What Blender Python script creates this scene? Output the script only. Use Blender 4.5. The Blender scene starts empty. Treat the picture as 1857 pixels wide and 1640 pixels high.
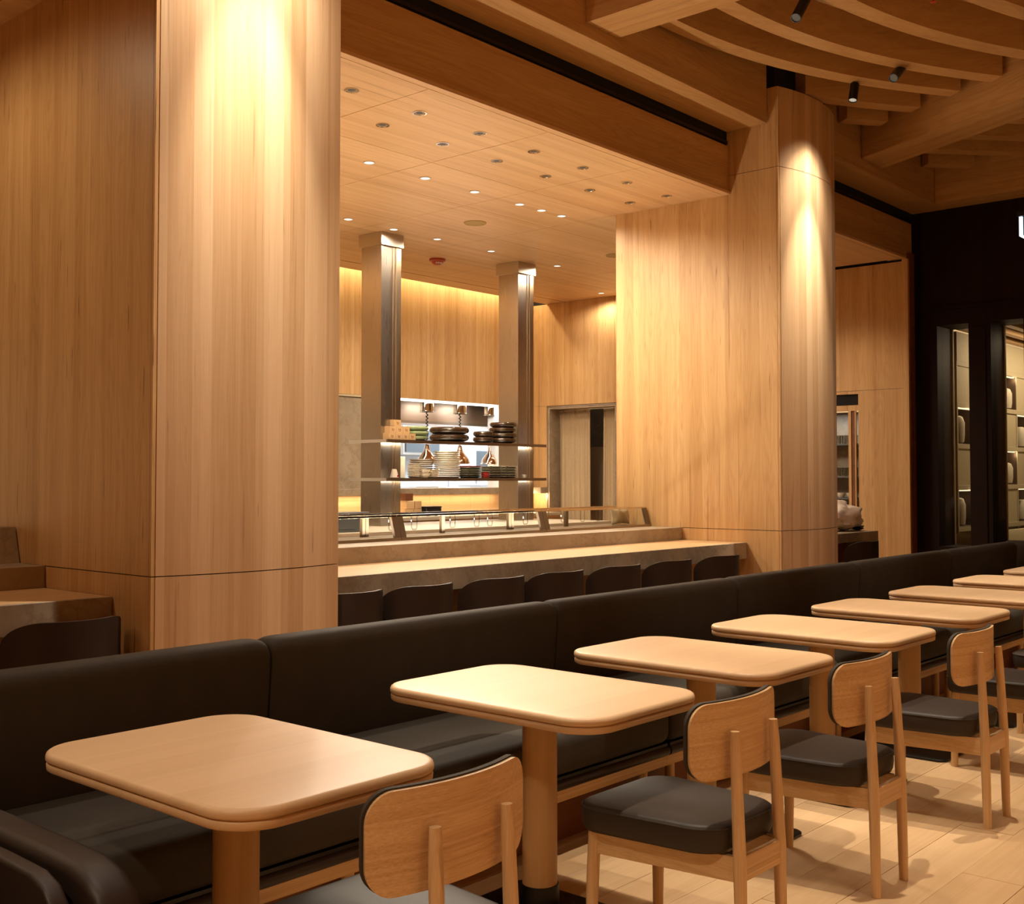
import bpy, bmesh, math, random
import numpy as np
from mathutils import Vector, Matrix
R = math.radians
PI = math.pi
rng = random.Random(7)
scene = bpy.context.scene
COL = scene.collection

# ------------------------------------------------------------------ camera, world, exposure
cam_d = bpy.data.cameras.new('camera'); cam = bpy.data.objects.new('camera', cam_d); COL.objects.link(cam)
F = 2066.4; YAW = R(41.101); PITCH = R(1.8758)
cam_d.sensor_fit = 'HORIZONTAL'; cam_d.sensor_width = 36.0; cam_d.lens = F / 1857 * 36
cam_d.shift_y = (799.15 - 820) / 1857
cam.location = (0, 0, 1.45)
cam.rotation_euler = (R(90) + PITCH, 0, YAW - R(90))
cam_d.clip_end = 100
scene.camera = cam

world = bpy.data.worlds.new('world'); scene.world = world; world.use_nodes = True
world.node_tree.nodes['Background'].inputs[0].default_value = (1.0, 0.64, 0.30, 1)
world.node_tree.nodes['Background'].inputs[1].default_value = 0.36

scene.view_settings.view_transform = 'Standard'
scene.view_settings.look = 'None'
scene.view_settings.gamma = 1
scene.view_settings.use_curve_mapping = False
scene.view_settings.exposure = 1.18
scene.cycles.use_denoising = True
scene.cycles.max_bounces = 10
scene.cycles.diffuse_bounces = 5
scene.cycles.glossy_bounces = 4
scene.cycles.transparent_max_bounces = 16
scene.cycles.sample_clamp_indirect = 4.0
scene.cycles.caustics_reflective = False
scene.cycles.caustics_refractive = False

WARM = (1.0, 0.76, 0.48); WARM2 = (1.0, 0.86, 0.67); SPOTC = (1.0, .88, .72); COOL = (0.86, 0.93, 1.0)

def light(name, kind, loc, energy, color=WARM, target=None, size=.05, angle=60, blend=.5, sy=None, rot=None):
    d = bpy.data.lights.new(name, kind); d.energy = energy; d.color = color
    if kind == 'SPOT':
        d.spot_size = R(angle); d.spot_blend = blend; d.shadow_soft_size = size
    elif kind == 'AREA':
        d.shape = 'RECTANGLE'; d.size = size; d.size_y = sy or size
    else:
        d.shadow_soft_size = size
    o = bpy.data.objects.new(name, d); COL.objects.link(o); o.location = loc
    if target is not None:
        v = Vector(target) - Vector(loc)
        o.rotation_euler = v.to_track_quat('-Z', 'Y').to_euler()
    if rot: o.rotation_euler = rot
    return o

# pillar wall washers: a tight beam and its soft spill
for nm, x, e1, e2, z, tz in (('near', 3.50, 480, 120, 5.0, 2.4), ('far', 9.75, 430, 40, 4.87, 2.9)):
    light('spot_pillar_' + nm, 'SPOT', (x, 4.42, z), e1, SPOTC, (x + .03, 4.90, tz), .03, 31, 1)
    light('spot_pillar_' + nm, 'SPOT', (x, 4.42, z), 62, SPOTC, (x + .02, 4.90, z - .95), .03, 58, 1)
    light('spot_pillar_' + nm, 'SPOT', (x, 4.42, z), e2, SPOTC, (x + .03, 4.90, tz - .4), .03, 100, 1)
TX = [1.765, 2.985, 4.01, 5.09, 6.145, 7.20, 8.30, 9.36]
# spots above the tables: tight beams on every other table, wider ones along the chairs
for x, e in zip(TX, (60, 95, 38, 150, 38, 140, 105, 30)):
    light('spot_table', 'SPOT', (x - .40, 2.95, 4.9), e, SPOTC, (x, 2.45, .74), .025, 27, .75)
for x, e in zip(TX, (30, 205, 0.01, 220, 0.01, 205, 0.01, 120)):
    light('spot_chair', 'SPOT', (x + .45, 2.15, 4.9), e, WARM2, (x + .45, 2.0, 0), .025, 46, .8)
for x, e in ((3.4, 10), (5.8, 12), (8.2, 12)):
    light('spot_aisle', 'SPOT', (x, .9, 4.9), e, WARM2, (x + .1, .9, 0), .04, 70, .8)
for x in (4.6, 6.4, 8.2):  # unseen spots added to lift the counter's stone edge and stool backs
    light('counter_fill', 'SPOT', (x, 3.5, 4.9), 120, WARM2, (x, 5.3, .75), .03, 42, 1)
light('counter_fill', 'SPOT', (11.0, 3.4, 4.9), 110, WARM2, (11.9, 5.4, .75), .03, 34, 1)  # same added fill, for the stone counter in the right alcove
# general room glow: unseen fill spots added behind the viewer
for x, y, e in ((-1.5, -3.2, 215), (2, -3.4, 215), (5.5, -3.4, 215), (9, -3.2, 180), (-1.8, 1.5, 190)):
    light('room_fill', 'SPOT', (x, y, 4.8), e, (1, .81, .56), (x, y - .5, 0), .06, 125, .8)
# alcove downlights (energies shared by row)
DOWN_A = [(5.123 + .6515 * k, 5.935) for k in range(7)]
DOWN_B = [(5.79 + .6465 * k, 6.35) for k in range(6)]
DOWN_C = [(6.413, 7.2), (7.08, 7.2), (7.724, 7.2), (8.368, 7.2), (8.701, 7.2), (9.023, 7.2)]
DOWN_D = [(7.689, 8.95), (8.328, 8.95), (8.989, 8.95), (9.887, 8.95), (11.126, 8.95), (13.2, 9.8)]
for x, y in DOWN_A + DOWN_B:
    light('down_spot', 'SPOT', (x, y, 4.08), 7 if x < 8.3 else 3, WARM2, (x, y, 0), .03, 120, 1)
for x, y in DOWN_C + DOWN_D:
    light('down_spot', 'SPOT', (x, y, 4.08), (60 if x < 8.5 else 42 if x < 12 else 20) if x < 7.9 or y > 8 else 9, WARM2, (x, y, 0), .03, 170, .45)
for x in (-.5, .8, 2.0):
    light('down_spot', 'SPOT', (x, 6.3, 4.08), 17, WARM, (x, 6.3, 0), .04, 170, .6)
for x in (11.3, 12.6):
    light('down_spot', 'SPOT', (x, 6.1, 4.08), 30, WARM, (x, 6.1, 0), .04, 110, .8)

# added uplights inside the glass cases, there to brighten the alcove ceiling
for x in (4.9, 6.2, 7.4):
    light('ceiling_fill', 'AREA', (x, 6.62, 1.0), 14, WARM2, (x, 6.62, 4), 1.5, sy=.06)
# ------------------------------------------------------------------ materials
def new_mat(name):
    m = bpy.data.materials.new(name); m.use_nodes = True
    nt = m.node_tree
    return m, nt, nt.nodes['Principled BSDF']

def math_n(nt, op, a, b=None, c=None, clamp=False):
    n = nt.nodes.new('ShaderNodeMath'); n.operation = op; n.use_clamp = clamp
    for i, v in enumerate((a, b, c)):
        if v is None: continue
        if isinstance(v, (int, float)): n.inputs[i].default_value = v
        else: nt.links.new(v, n.inputs[i])
    return n.outputs[0]

def dot_n(nt, vec, axis):
    n = nt.nodes.new('ShaderNodeVectorMath'); n.operation = 'DOT_PRODUCT'
    nt.links.new(vec, n.inputs[0]); n.inputs[1].default_value = axis
    return n.outputs['Value']

def comb(nt, x, y, z):
    n = nt.nodes.new('ShaderNodeCombineXYZ')
    for i, v in enumerate((x, y, z)):
        if isinstance(v, (int, float)): n.inputs[i].default_value = v
        else: nt.links.new(v, n.inputs[i])
    return n.outputs[0]

def noise(nt, vec, scale=1, detail=3, rough=.5, dim='3D'):
    n = nt.nodes.new('ShaderNodeTexNoise'); n.noise_dimensions = dim
    n.inputs['Scale'].default_value = scale; n.inputs['Detail'].default_value = detail; n.inputs['Roughness'].default_value = rough
    nt.links.new(vec, n.inputs['W' if dim == '1D' else 'Vector'])
    return n.outputs[0]

def mixc(nt, fac, a, b, mode='MIX'):
    n = nt.nodes.new('ShaderNodeMix'); n.data_type = 'RGBA'; n.blend_type = mode
    if isinstance(fac, (int, float)): n.inputs[0].default_value = fac
    else: nt.links.new(fac, n.inputs[0])
    for i, v in ((6, a), (7, b)):
        if isinstance(v, tuple): n.inputs[i].default_value = (*v, 1)
        else: nt.links.new(v, n.inputs[i])
    return n.outputs[2]

def sstep(nt, v, lo, hi):
    n = nt.nodes.new('ShaderNodeMapRange'); n.interpolation_type = 'SMOOTHSTEP'
    n.inputs[1].default_value = lo; n.inputs[2].default_value = hi
    nt.links.new(v, n.inputs[0]); return n.outputs[0]

def make_wood(name, along, across, light_c, dark_c, strip=.07, s_amt=.6, g_amt=.45, m_amt=.55, ring=.18, streak=.5,
              rough=.42, gscale=90, rnd=False, r_amt=0.0, streak_c=(.13, .052, .014), fleck=0.0):
    m, nt, b = new_mat(name)
    tc = nt.nodes.new('ShaderNodeTexCoord'); p = tc.outputs['Object']
    oi = nt.nodes.new('ShaderNodeObjectInfo')
    a = Vector(along).normalized(); c = Vector(across); cr = a.cross(c.normalized())
    u = dot_n(nt, p, c); v = dot_n(nt, p, a); w = dot_n(nt, p, cr)
    off = math_n(nt, 'MULTIPLY', oi.outputs['Random'], 23.7) if rnd else 0.0
    uo = math_n(nt, 'ADD', u, off)
    n1d = noise(nt, uo, 1.0 / max(strip, .02) * .45, 1, .5, '1D')
    u1 = math_n(nt, 'ADD', uo, math_n(nt, 'MULTIPLY', math_n(nt, 'SUBTRACT', n1d, .5), strip * 2.2))
    cell = math_n(nt, 'FLOOR', math_n(nt, 'DIVIDE', u1, strip))
    wn = nt.nodes.new('ShaderNodeTexWhiteNoise'); wn.noise_dimensions = '1D'; nt.links.new(cell, wn.inputs['W'])
    n1 = wn.outputs['Value']
    sh = math_n(nt, 'MULTIPLY', n1, 31.7)
    vs = math_n(nt, 'ADD', math_n(nt, 'ADD', v, sh), off)
    def gv(su, sv):
        return comb(nt, math_n(nt, 'MULTIPLY', uo, su), math_n(nt, 'MULTIPLY', vs, sv), math_n(nt, 'MULTIPLY', w, su))
    g1 = noise(nt, gv(gscale, 1.6), 1, 4, .62)
    g2 = noise(nt, gv(11, .35), 1, 2, .5)
    rg = math_n(nt, 'POWER', math_n(nt, 'MULTIPLY_ADD', math_n(nt, 'SINE', math_n(nt, 'MULTIPLY', noise(nt, gv(5.5, .55), 1, 1, .4), 95)), .5, .5), 2.0)
    st = sstep(nt, noise(nt, gv(26, .55), 1, 3, .6), .62, .73)
    fac = math_n(nt, 'MULTIPLY', math_n(nt, 'SUBTRACT', n1, .5), s_amt)
    fac = math_n(nt, 'ADD', fac, math_n(nt, 'MULTIPLY', math_n(nt, 'SUBTRACT', g1, .5), g_amt * 2))
    fac = math_n(nt, 'ADD', fac, math_n(nt, 'MULTIPLY', math_n(nt, 'SUBTRACT', g2, .5), m_amt * 2))
    fac = math_n(nt, 'ADD', fac, math_n(nt, 'MULTIPLY', math_n(nt, 'SUBTRACT', rg, .5), ring))
    if r_amt: fac = math_n(nt, 'ADD', fac, math_n(nt, 'MULTIPLY', math_n(nt, 'SUBTRACT', oi.outputs['Random'], .5), r_amt))
    fac = math_n(nt, 'ADD', fac, .45, clamp=True)
    colr = mixc(nt, fac, light_c, dark_c)
    if fleck:
        fk = sstep(nt, noise(nt, gv(48, 2.6), 1, 2, .5), .69, .76)
        colr = mixc(nt, math_n(nt, 'MULTIPLY', fk, fleck), colr, streak_c)
    if streak: colr = mixc(nt, math_n(nt, 'MULTIPLY', st, streak), colr, streak_c)
    nt.links.new(colr, b.inputs['Base Color'])
    b.inputs['Roughness'].default_value = rough
    b.inputs['Specular IOR Level'].default_value = .35
    bp = nt.nodes.new('ShaderNodeBump'); bp.inputs['Strength'].default_value = .06; bp.inputs['Distance'].default_value = .002
    nt.links.new(g1, bp.inputs['Height']); nt.links.new(bp.outputs[0], b.inputs['Normal'])
    return m

def make_plain(name, col, rough=.5, metal=0.0, spec=.5, var=0.0, vscale=8, bump=0.0, bscale=60):
    m, nt, b = new_mat(name)
    b.inputs['Base Color'].default_value = (*col, 1); b.inputs['Roughness'].default_value = rough
    b.inputs['Metallic'].default_value = metal; b.inputs['Specular IOR Level'].default_value = spec
    if var or bump:
        tc = nt.nodes.new('ShaderNodeTexCoord')
        if var:
            n = noise(nt, tc.outputs['Object'], vscale, 4, .6)
            f = math_n(nt, 'MULTIPLY_ADD', math_n(nt, 'SUBTRACT', n, .5), var * 2, 1)
            mx = mixc(nt, 1.0, (*col,), (1, 1, 1), 'MULTIPLY')
            vm = nt.nodes.new('ShaderNodeVectorMath'); vm.operation = 'SCALE'; vm.inputs[0].default_value = col
            nt.links.new(f, vm.inputs['Scale']); nt.links.new(vm.outputs[0], b.inputs['Base Color'])
        if bump:
            n2 = noise(nt, tc.outputs['Object'], bscale, 3, .6)
            bp = nt.nodes.new('ShaderNodeBump'); bp.inputs['Strength'].default_value = bump; bp.inputs['Distance'].default_value = .004
            nt.links.new(n2, bp.inputs['Height']); nt.links.new(bp.outputs[0], b.inputs['Normal'])
    return m

def make_stone(name, a, c, vein):
    m, nt, b = new_mat(name)
    tc = nt.nodes.new('ShaderNodeTexCoord'); p = tc.outputs['Object']
    n1 = noise(nt, p, 3.0, 6, .62); n2 = noise(nt, p, 22, 5, .65)
    f = math_n(nt, 'ADD', math_n(nt, 'MULTIPLY', sstep(nt, n1, .3, .7), .65), math_n(nt, 'MULTIPLY', n2, .45), clamp=True)
    col = mixc(nt, f, a, c)
    nv = noise(nt, p, 2.3, 8, .7)
    vv = math_n(nt, 'ABSOLUTE', math_n(nt, 'SUBTRACT', nv, .5))
    col = mixc(nt, math_n(nt, 'MULTIPLY', math_n(nt, 'SUBTRACT', 1, sstep(nt, vv, 0, .03)), .35), col, vein)
    nt.links.new(col, b.inputs['Base Color']); b.inputs['Roughness'].default_value = .5
    return m

def make_emit(name, col, s):
    m = bpy.data.materials.new(name); m.use_nodes = True; nt = m.node_tree
    b = nt.nodes['Principled BSDF']; b.inputs['Base Color'].default_value = (.05, .05, .05, 1)
    b.inputs['Emission Color'].default_value = (*col, 1); b.inputs['Emission Strength'].default_value = s
    return m

def make_glass(name, tint=(.96, .97, .96), gloss=1.0):
    m = bpy.data.materials.new(name); m.use_nodes = True; nt = m.node_tree
    nt.nodes.remove(nt.nodes['Principled BSDF'])
    out = nt.nodes['Material Output']
    t = nt.nodes.new('ShaderNodeBsdfTransparent'); t.inputs[0].default_value = (*tint, 1)
    g = nt.nodes.new('ShaderNodeBsdfGlossy'); g.inputs['Roughness'].default_value = .02
    lw = nt.nodes.new('ShaderNodeFresnel'); lw.inputs[0].default_value = 1.45
    mx = nt.nodes.new('ShaderNodeMixShader')
    ge = nt.nodes.new('ShaderNodeNewGeometry')
    front = math_n(nt, 'SUBTRACT', 1.0, ge.outputs['Backfacing'])
    nt.links.new(math_n(nt, 'MULTIPLY', math_n(nt, 'MULTIPLY', lw.outputs[0], gloss, clamp=True), front), mx.inputs[0])
    nt.links.new(t.outputs[0], mx.inputs[1]); nt.links.new(g.outputs[0], mx.inputs[2])
    nt.links.new(mx.outputs[0], out.inputs[0])
    return m

def make_steel(name, col=(.62, .58, .53), rough=.34, axis=(0, 0, 1), aniso=True):
    m, nt, b = new_mat(name)
    tc = nt.nodes.new('ShaderNodeTexCoord'); p = tc.outputs['Object']
    s = Vector((60, 60, 60)); 
    mp = nt.nodes.new('ShaderNodeMapping'); mp.inputs['Scale'].default_value = tuple(2 if axis[i] else 90 for i in range(3))
    nt.links.new(p, mp.inputs[0])
    n = noise(nt, mp.outputs[0], 1, 3, .6)
    b.inputs['Base Color'].default_value = (*col, 1); b.inputs['Metallic'].default_value = 1
    nt.links.new(math_n(nt, 'MULTIPLY_ADD', n, .18, rough - .09), b.inputs['Roughness'])
    bp = nt.nodes.new('ShaderNodeBump'); bp.inputs['Strength'].default_value = .01; bp.inputs['Distance'].default_value = .0005
    nt.links.new(n, bp.inputs['Height']); nt.links.new(bp.outputs[0], b.inputs['Normal'])
    return m

WL, WD = (.62, .395, .185), (.43, .235, .085)
M = {}
BD = (.37, .19, .062); BL = (.55, .335, .14)
M['wall'] = make_wood('wall_wood', (0, 0, 1), (1, 1, 0), WL, WD, .085, .42, .42, .6, .20, .42, .42, 95, False, 0, (.15, .06, .016), .7)
M['column'] = make_wood('column_wood', (0, 0, 1), (1, 1, 0), (.68, .47, .28), (.48, .285, .135), .055, .75, .40, .35, .06, .4, .42, 110, False, 0, (.17, .07, .02), .4)
M['ceil'] = make_wood('ceiling_wood', (1, 0, 0), (0, 1, 1), (.70, .475, .265), (.50, .29, .13), .10, .45, .5, .5, .10, .35)
M['beamx'] = make_wood('beam_wood_x', (1, 0, 0), (0, 1, 1), BL, BD, .18, .3, .35, .45, .28, .35)
M['beamy'] = make_wood('beam_wood_y', (0, 1, 0), (1, 0, 1), BL, BD, .18, .3, .35, .45, .26, .35)
M['rib'] = make_wood('rib_wood', (.83, -.55, 0), (0, .4, 1), BL, BD, .14, .3, .35, .45, .15, .3)
M['counter'] = make_wood('counter_wood', (1, 0, 0), (0, 1, 1), (.66, .44, .235), (.5, .30, .135), .12, .5, .35, .5, .12, .25, .42)
M['table'] = make_wood('table_wood', (1, 0, 0), (0, 1, 1), (.68, .47, .28), (.585, .385, .21), .11, .4, .25, .4, .0, .06, .42, 60, True)
M['pole'] = make_wood('pole_wood', (0, 0, 1), (1, 1, 0), (.60, .385, .18), (.50, .29, .12), .05, .35, .4, .3, .05, .0, .4, 80, True)
M['ashv'] = make_wood('ash_vertical', (0, 0, 1), (1, 1, 0), (.72, .51, .29), (.52, .32, .15), .022, .25, .8, .4, .0, .3, .42, 190, True)
M['ashx'] = make_wood('ash_horizontal', (1, 0, 0), (0, 0, 1), (.72, .51, .29), (.50, .30, .135), .008, .5, .85, .12, .0, .1, .42, 240, True)
M['ashy'] = make_wood('ash_depth', (0, 1, 0), (1, 0, 1), (.72, .51, .29), (.52, .32, .15), .012, .35, .8, .3, .0, .15, .42, 190, True)
M['floor'] = make_wood('floor_oak', (1, 0, 0), (0, 1, 0), (.64, .44, .245), (.50, .31, .15), .5, .2, .4, .4, .10, .10, .5, 60, True, .65)
M['darkwood'] = make_wood('dark_wood', (0, 0, 1), (1, 1, 0), (.018, .008, .005), (.010, .004, .003), .09, .5, .4, .4, .1, 0, .6)
M['redwood'] = make_wood('plinth_wood', (1, 0, 0), (0, 0, 1), (.20, .075, .03), (.12, .04, .016), .1, .4, .4, .4, .1, 0, .5)
M['stone'] = make_stone('grey_stone', (.42, .335, .235), (.28, .215, .145), (.15, .11, .07))
M['stone2'] = make_stone('dark_stone', (.09, .07, .055), (.035, .027, .022), (.15, .12, .1))
M['leather'] = make_plain('black_leather', (.047, .039, .030), .72, 0, .22, .25, 6, .12, 220)
M['seatleather'] = make_plain('seat_leather', (.040, .031, .025), .5, 0, .25, .15, 6, .08, 240)
M['leather2'] = make_plain('brown_black_leather', (.022, .0125, .009), .5, 0, .4, .2, 7, .06, 160)
M['black'] = make_plain('black_metal', (.008, .007, .006), .35, .3)
M['recess'] = make_plain('black_recess', (.004, .0035, .003), .9)
M['steel'] = make_steel('brushed_steel', (.50, .45, .39), .30, (0, 0, 1))
M['steelx'] = make_steel('brushed_steel_x', (.60, .55, .48), .36, (1, 0, 0))
M['bronzepaint'] = make_plain('bronze_paint', (.17, .12, .072), .45, .2)
M['endsteel'] = make_plain('bright_steel', (.80, .78, .75), .3, .8)
M['hoodsteel'] = make_steel('hood_steel', (.78, .64, .52), .38, (1, 0, 0))
M['bronze'] = make_steel('bronze_steel', (.40, .30, .20), .36, (0, 0, 1))
M['chrome'] = make_plain('polished_chrome', (.75, .68, .58), .08, 1)
M['copper'] = make_plain('copper_chrome', (.70, .52, .38), .10, 1)
M['glass'] = make_glass('clear_glass', (.95, .955, .945), 1.0)
M['acrylic'] = make_glass('clear_acrylic', (.80, .80, .77), 3.0)
M['white'] = make_plain('white_ceramic', (.62, .56, .45), .3)
M['cream'] = make_plain('cream_ceramic', (.66, .58, .45), .35)
M['whitepaint'] = make_plain('white_tile', (.80, .82, .84), .35)
M['whiteboard'] = make_plain('white_board', (.56, .48, .37), .4)
M['masu'] = make_wood('cypress_box', (1, 0, 0), (0, 1, 1), (.62, .41, .21), (.52, .32, .15), .03, .2, .4, .3, .1, 0, .5, 140, True)
M['ink'] = make_plain('brown_ink', (.12, .04, .015), .7)
M['green'] = make_plain('celadon_glaze', (.22, .27, .12), .15, 0, .6, .45, 14)
M['brown'] = make_plain('brown_glaze', (.040, .021, .010), .12, 0, .7, .5, 12)
M['dkgreen'] = make_plain('dark_green_glaze', (.035, .035, .018), .25)
M['rim'] = make_plain('pale_rim', (.55, .48, .36), .4)
M['red'] = make_plain('red_lacquer', (.33, .02, .015), .3)
M['redplastic'] = make_plain('red_plastic', (.42, .05, .02), .35)
M['greybox'] = make_plain('grey_plastic', (.10, .115, .125), .4)
M['linen'] = make_plain('linen_cloth', (.50, .39, .25), .9, 0, .1, .12, 30, .25, 300)
M['greydisc'] = make_plain('taupe_panel', (.20, .145, .10), .8)
M['speaker'] = make_plain('speaker_mesh', (.42, .30, .13), .7, 0, .2, .15, 300)
M['sheet'] = make_plain('pale_plastic_sheet', (.72, .62, .56), .45, 0, .5, .1, 5)
M['bag'] = make_plain('foil_bag', (.56, .47, .30), .25, .2, .6, .3, 12, .4, 40)
M['creampanel'] = make_plain('cream_panel', (.50, .42, .27), .6, 0, .3, .08, 40)
M['niche'] = make_plain('niche_brown', (.085, .05, .028), .6)
M['vase'] = make_plain('ivory_vase', (.62, .55, .42), .4)
M['led'] = make_emit('warm_led', (1.0, .80, .52), .6)
M['ledwhite'] = make_emit('white_led', (1.0, .95, .88), 1.5)
M['sign'] = make_emit('sign_light', (.70, .88, 1.0), .7)
M['lens'] = make_emit('lamp_lens', (1.0, .86, .66), .22)
M['lenshot'] = make_emit('lamp_lens_hot', (1.0, .9, .75), .8)
M['lensdim'] = make_emit('lamp_lens_dim', (1.0, .83, .62), .015)

M['darkwood'].node_tree.nodes['Principled BSDF'].inputs['Specular IOR Level'].default_value = .12
# ------------------------------------------------------------------ mesh helpers
class MB:
    def __init__(self): self.v = []; self.f = []
    def add(self, vs, fs):
        n = len(self.v); self.v += [tuple(x) for x in vs]; self.f += [tuple(i + n for i in q) for q in fs]; return self
    def box(self, x0, y0, z0, x1, y1, z1):
        if x0 > x1: x0, x1 = x1, x0
        if y0 > y1: y0, y1 = y1, y0
        if z0 > z1: z0, z1 = z1, z0
        vs = [(x0, y0, z0), (x1, y0, z0), (x1, y1, z0), (x0, y1, z0), (x0, y0, z1), (x1, y0, z1), (x1, y1, z1), (x0, y1, z1)]
        return self.add(vs, [(0, 3, 2, 1), (4, 5, 6, 7), (0, 1, 5, 4), (1, 2, 6, 5), (2, 3, 7, 6), (3, 0, 4, 7)])
    def prism(self, pts, z0, z1):
        n = len(pts)
        vs = [(x, y, z0) for x, y in pts] + [(x, y, z1) for x, y in pts]
        fs = [tuple(reversed(range(n))), tuple(range(n, 2 * n))] + [(i, (i + 1) % n, n + (i + 1) % n, n + i) for i in range(n)]
        return self.add(vs, fs)
    def loft(self, rings, caps=True):
        n = len(rings[0]); vs = [p for r in rings for p in r]; fs = []
        for k in range(len(rings) - 1):
            for i in range(n):
                j = (i + 1) % n
                fs.append((k * n + i, k * n + j, (k + 1) * n + j, (k + 1) * n + i))
        if caps:
            fs.append(tuple(reversed(range(n)))); fs.append(tuple((len(rings) - 1) * n + i for i in range(n)))
        return self.add(vs, fs)
    def lathe(self, prof, c=(0, 0, 0), n=24, caps=True):
        rings = [[(c[0] + r * math.cos(2 * PI * i / n), c[1] + r * math.sin(2 * PI * i / n), c[2] + z) for i in range(n)] for r, z in prof]
        return self.loft(rings, caps)
    def tube(self, path, r, n=8, closed=False):
        P = [Vector(p) for p in path]; rs = r if isinstance(r, (list, tuple)) else [r] * len(P)
        rings = []; up = None
        for i, p in enumerate(P):
            if closed: t = (P[(i + 1) % len(P)] - P[i - 1]).normalized()
            else: t = (P[min(i + 1, len(P) - 1)] - P[max(i - 1, 0)]).normalized()
            if up is None: up = Vector((0, 0, 1)) if abs(t.z) < .9 else Vector((0, 1, 0))
            a = t.cross(up)
            if a.length < 1e-4: a = t.cross(Vector((1, 0, 0)))
            a.normalize(); b = a.cross(t).normalized(); up = b
            rings.append([tuple(p + rs[i] * (math.cos(2 * PI * k / n) * a + math.sin(2 * PI * k / n) * b)) for k in range(n)])
        if closed: rings.append(rings[0])
        return self.loft(rings, not closed)
    def build(self, name, mat, parent=None, smooth=False, bevel=0, seg=2, angle=35, subsurf=0):
        me = bpy.data.meshes.new(name); me.from_pydata(self.v, [], self.f); me.update()
        bm = bmesh.new(); bm.from_mesh(me); bmesh.ops.recalc_face_normals(bm, faces=bm.faces); bm.to_mesh(me); bm.free()
        me.materials.append(M[mat] if isinstance(mat, str) else mat)
        if smooth or bevel:
            me.polygons.foreach_set('use_smooth', [True] * len(me.polygons))
            if not bevel: me.set_sharp_from_angle(angle=R(angle))
        o = bpy.data.objects.new(name, me); COL.objects.link(o)
        if parent is not None: o.parent = parent
        if bevel:
            b = o.modifiers.new('bevel', 'BEVEL'); b.width = bevel; b.segments = seg; b.limit_method = 'ANGLE'; b.angle_limit = R(40); b.harden_normals = True
        if subsurf:
            s = o.modifiers.new('sub', 'SUBSURF'); s.levels = subsurf; s.render_levels = subsurf
        return o

def rrect(w, h, r, n=8, cx=0, cy=0):
    pts = []
    for (sx, sy, a0) in ((1, 1, 0), (-1, 1, 90), (-1, -1, 180), (1, -1, 270)):
        for k in range(n + 1):
            a = R(a0 + 90 * k / n)
            pts.append((cx + sx * (w / 2 - r) + r * math.cos(a), cy + sy * (h / 2 - r) + r * math.sin(a)))
    return pts

def rr_loft(mb, w, h, r, prof, n=8, cx=0, cy=0):
    """rounded-rectangle loft: prof = [(inset, z)]"""
    return mb.loft([[(x, y, z) for x, y in rrect(w - 2 * i, h - 2 * i, max(r - i, .002), n, cx, cy)] for i, z in prof])

def tag(o, label=None, cat=None, group=None, kind=None):
    if label: o['label'] = label
    if cat: o['category'] = cat
    if group: o['group'] = group
    if kind: o['kind'] = kind
    return o

def thing(name, label, cat, loc=(0, 0, 0), rz=0, group=None):
    o = bpy.data.objects.new(name, None); o.empty_display_size = .1; COL.objects.link(o)
    o.location = loc; o.rotation_euler = (0, 0, rz)
    return tag(o, label, cat, group)

def struct(name, mb, mat, **kw):
    o = mb.build(name, mat, **kw); o['kind'] = 'structure'; return o

KIDS = {}
def copy_tree(o, parent=None):
    c = o.copy(); COL.objects.link(c)
    if parent is not None: c.parent = parent
    for ch in list(o.children): copy_tree(ch, c)
    return c

ORD = ['first', 'second', 'third', 'fourth', 'fifth', 'sixth', 'seventh', 'eighth', 'ninth', 'tenth', 'eleventh', 'twelfth', 'thirteenth', 'fourteenth', 'fifteenth', 'sixteenth']

# ================================================================== STRUCTURE
# ---- floor with planks
fl = struct('floor', MB().box(-4, -5, -.06, 20, 15, -.004), 'floor')
PW = .215; plank_n = 0
y = 1.322 - PW * 11
row = 0
while y < 5.3:
    if y > -.9:
        x = 1.2 - rng.random() * 1.6 + max(0, 0)
        if abs(y - 1.322) < .01: x = 4.279 - 1.9 * 2
        xend = 11.2 if y < 3.0 else 9.6
        while x < xend:
            L = 1.9 if abs(y - 1.322) < .01 else rng.uniform(1.5, 2.2)
            if x + L > .8 and plank_n < 292:
                dz = rng.uniform(-.0006, .0006)
                MB().box(x + .0009, y + .0009, -.0045, x + L - .0009, y + PW - .0009, dz).build('plank', 'floor', fl)
                plank_n += 1
            x += L
    y += PW; row += 1

# ---- ceiling
struct('ceiling', MB().box(-4, -5, 5.50, 13.82, 5.48, 5.6), 'beamx')
struct('wall_left', MB().box(-4.1, -5, 0, -4, 15, 5.6), 'wall')
struct('wall_front', MB().box(-4, -5.1, 0, 13.82, -5, 5.6), 'wall')

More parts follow.
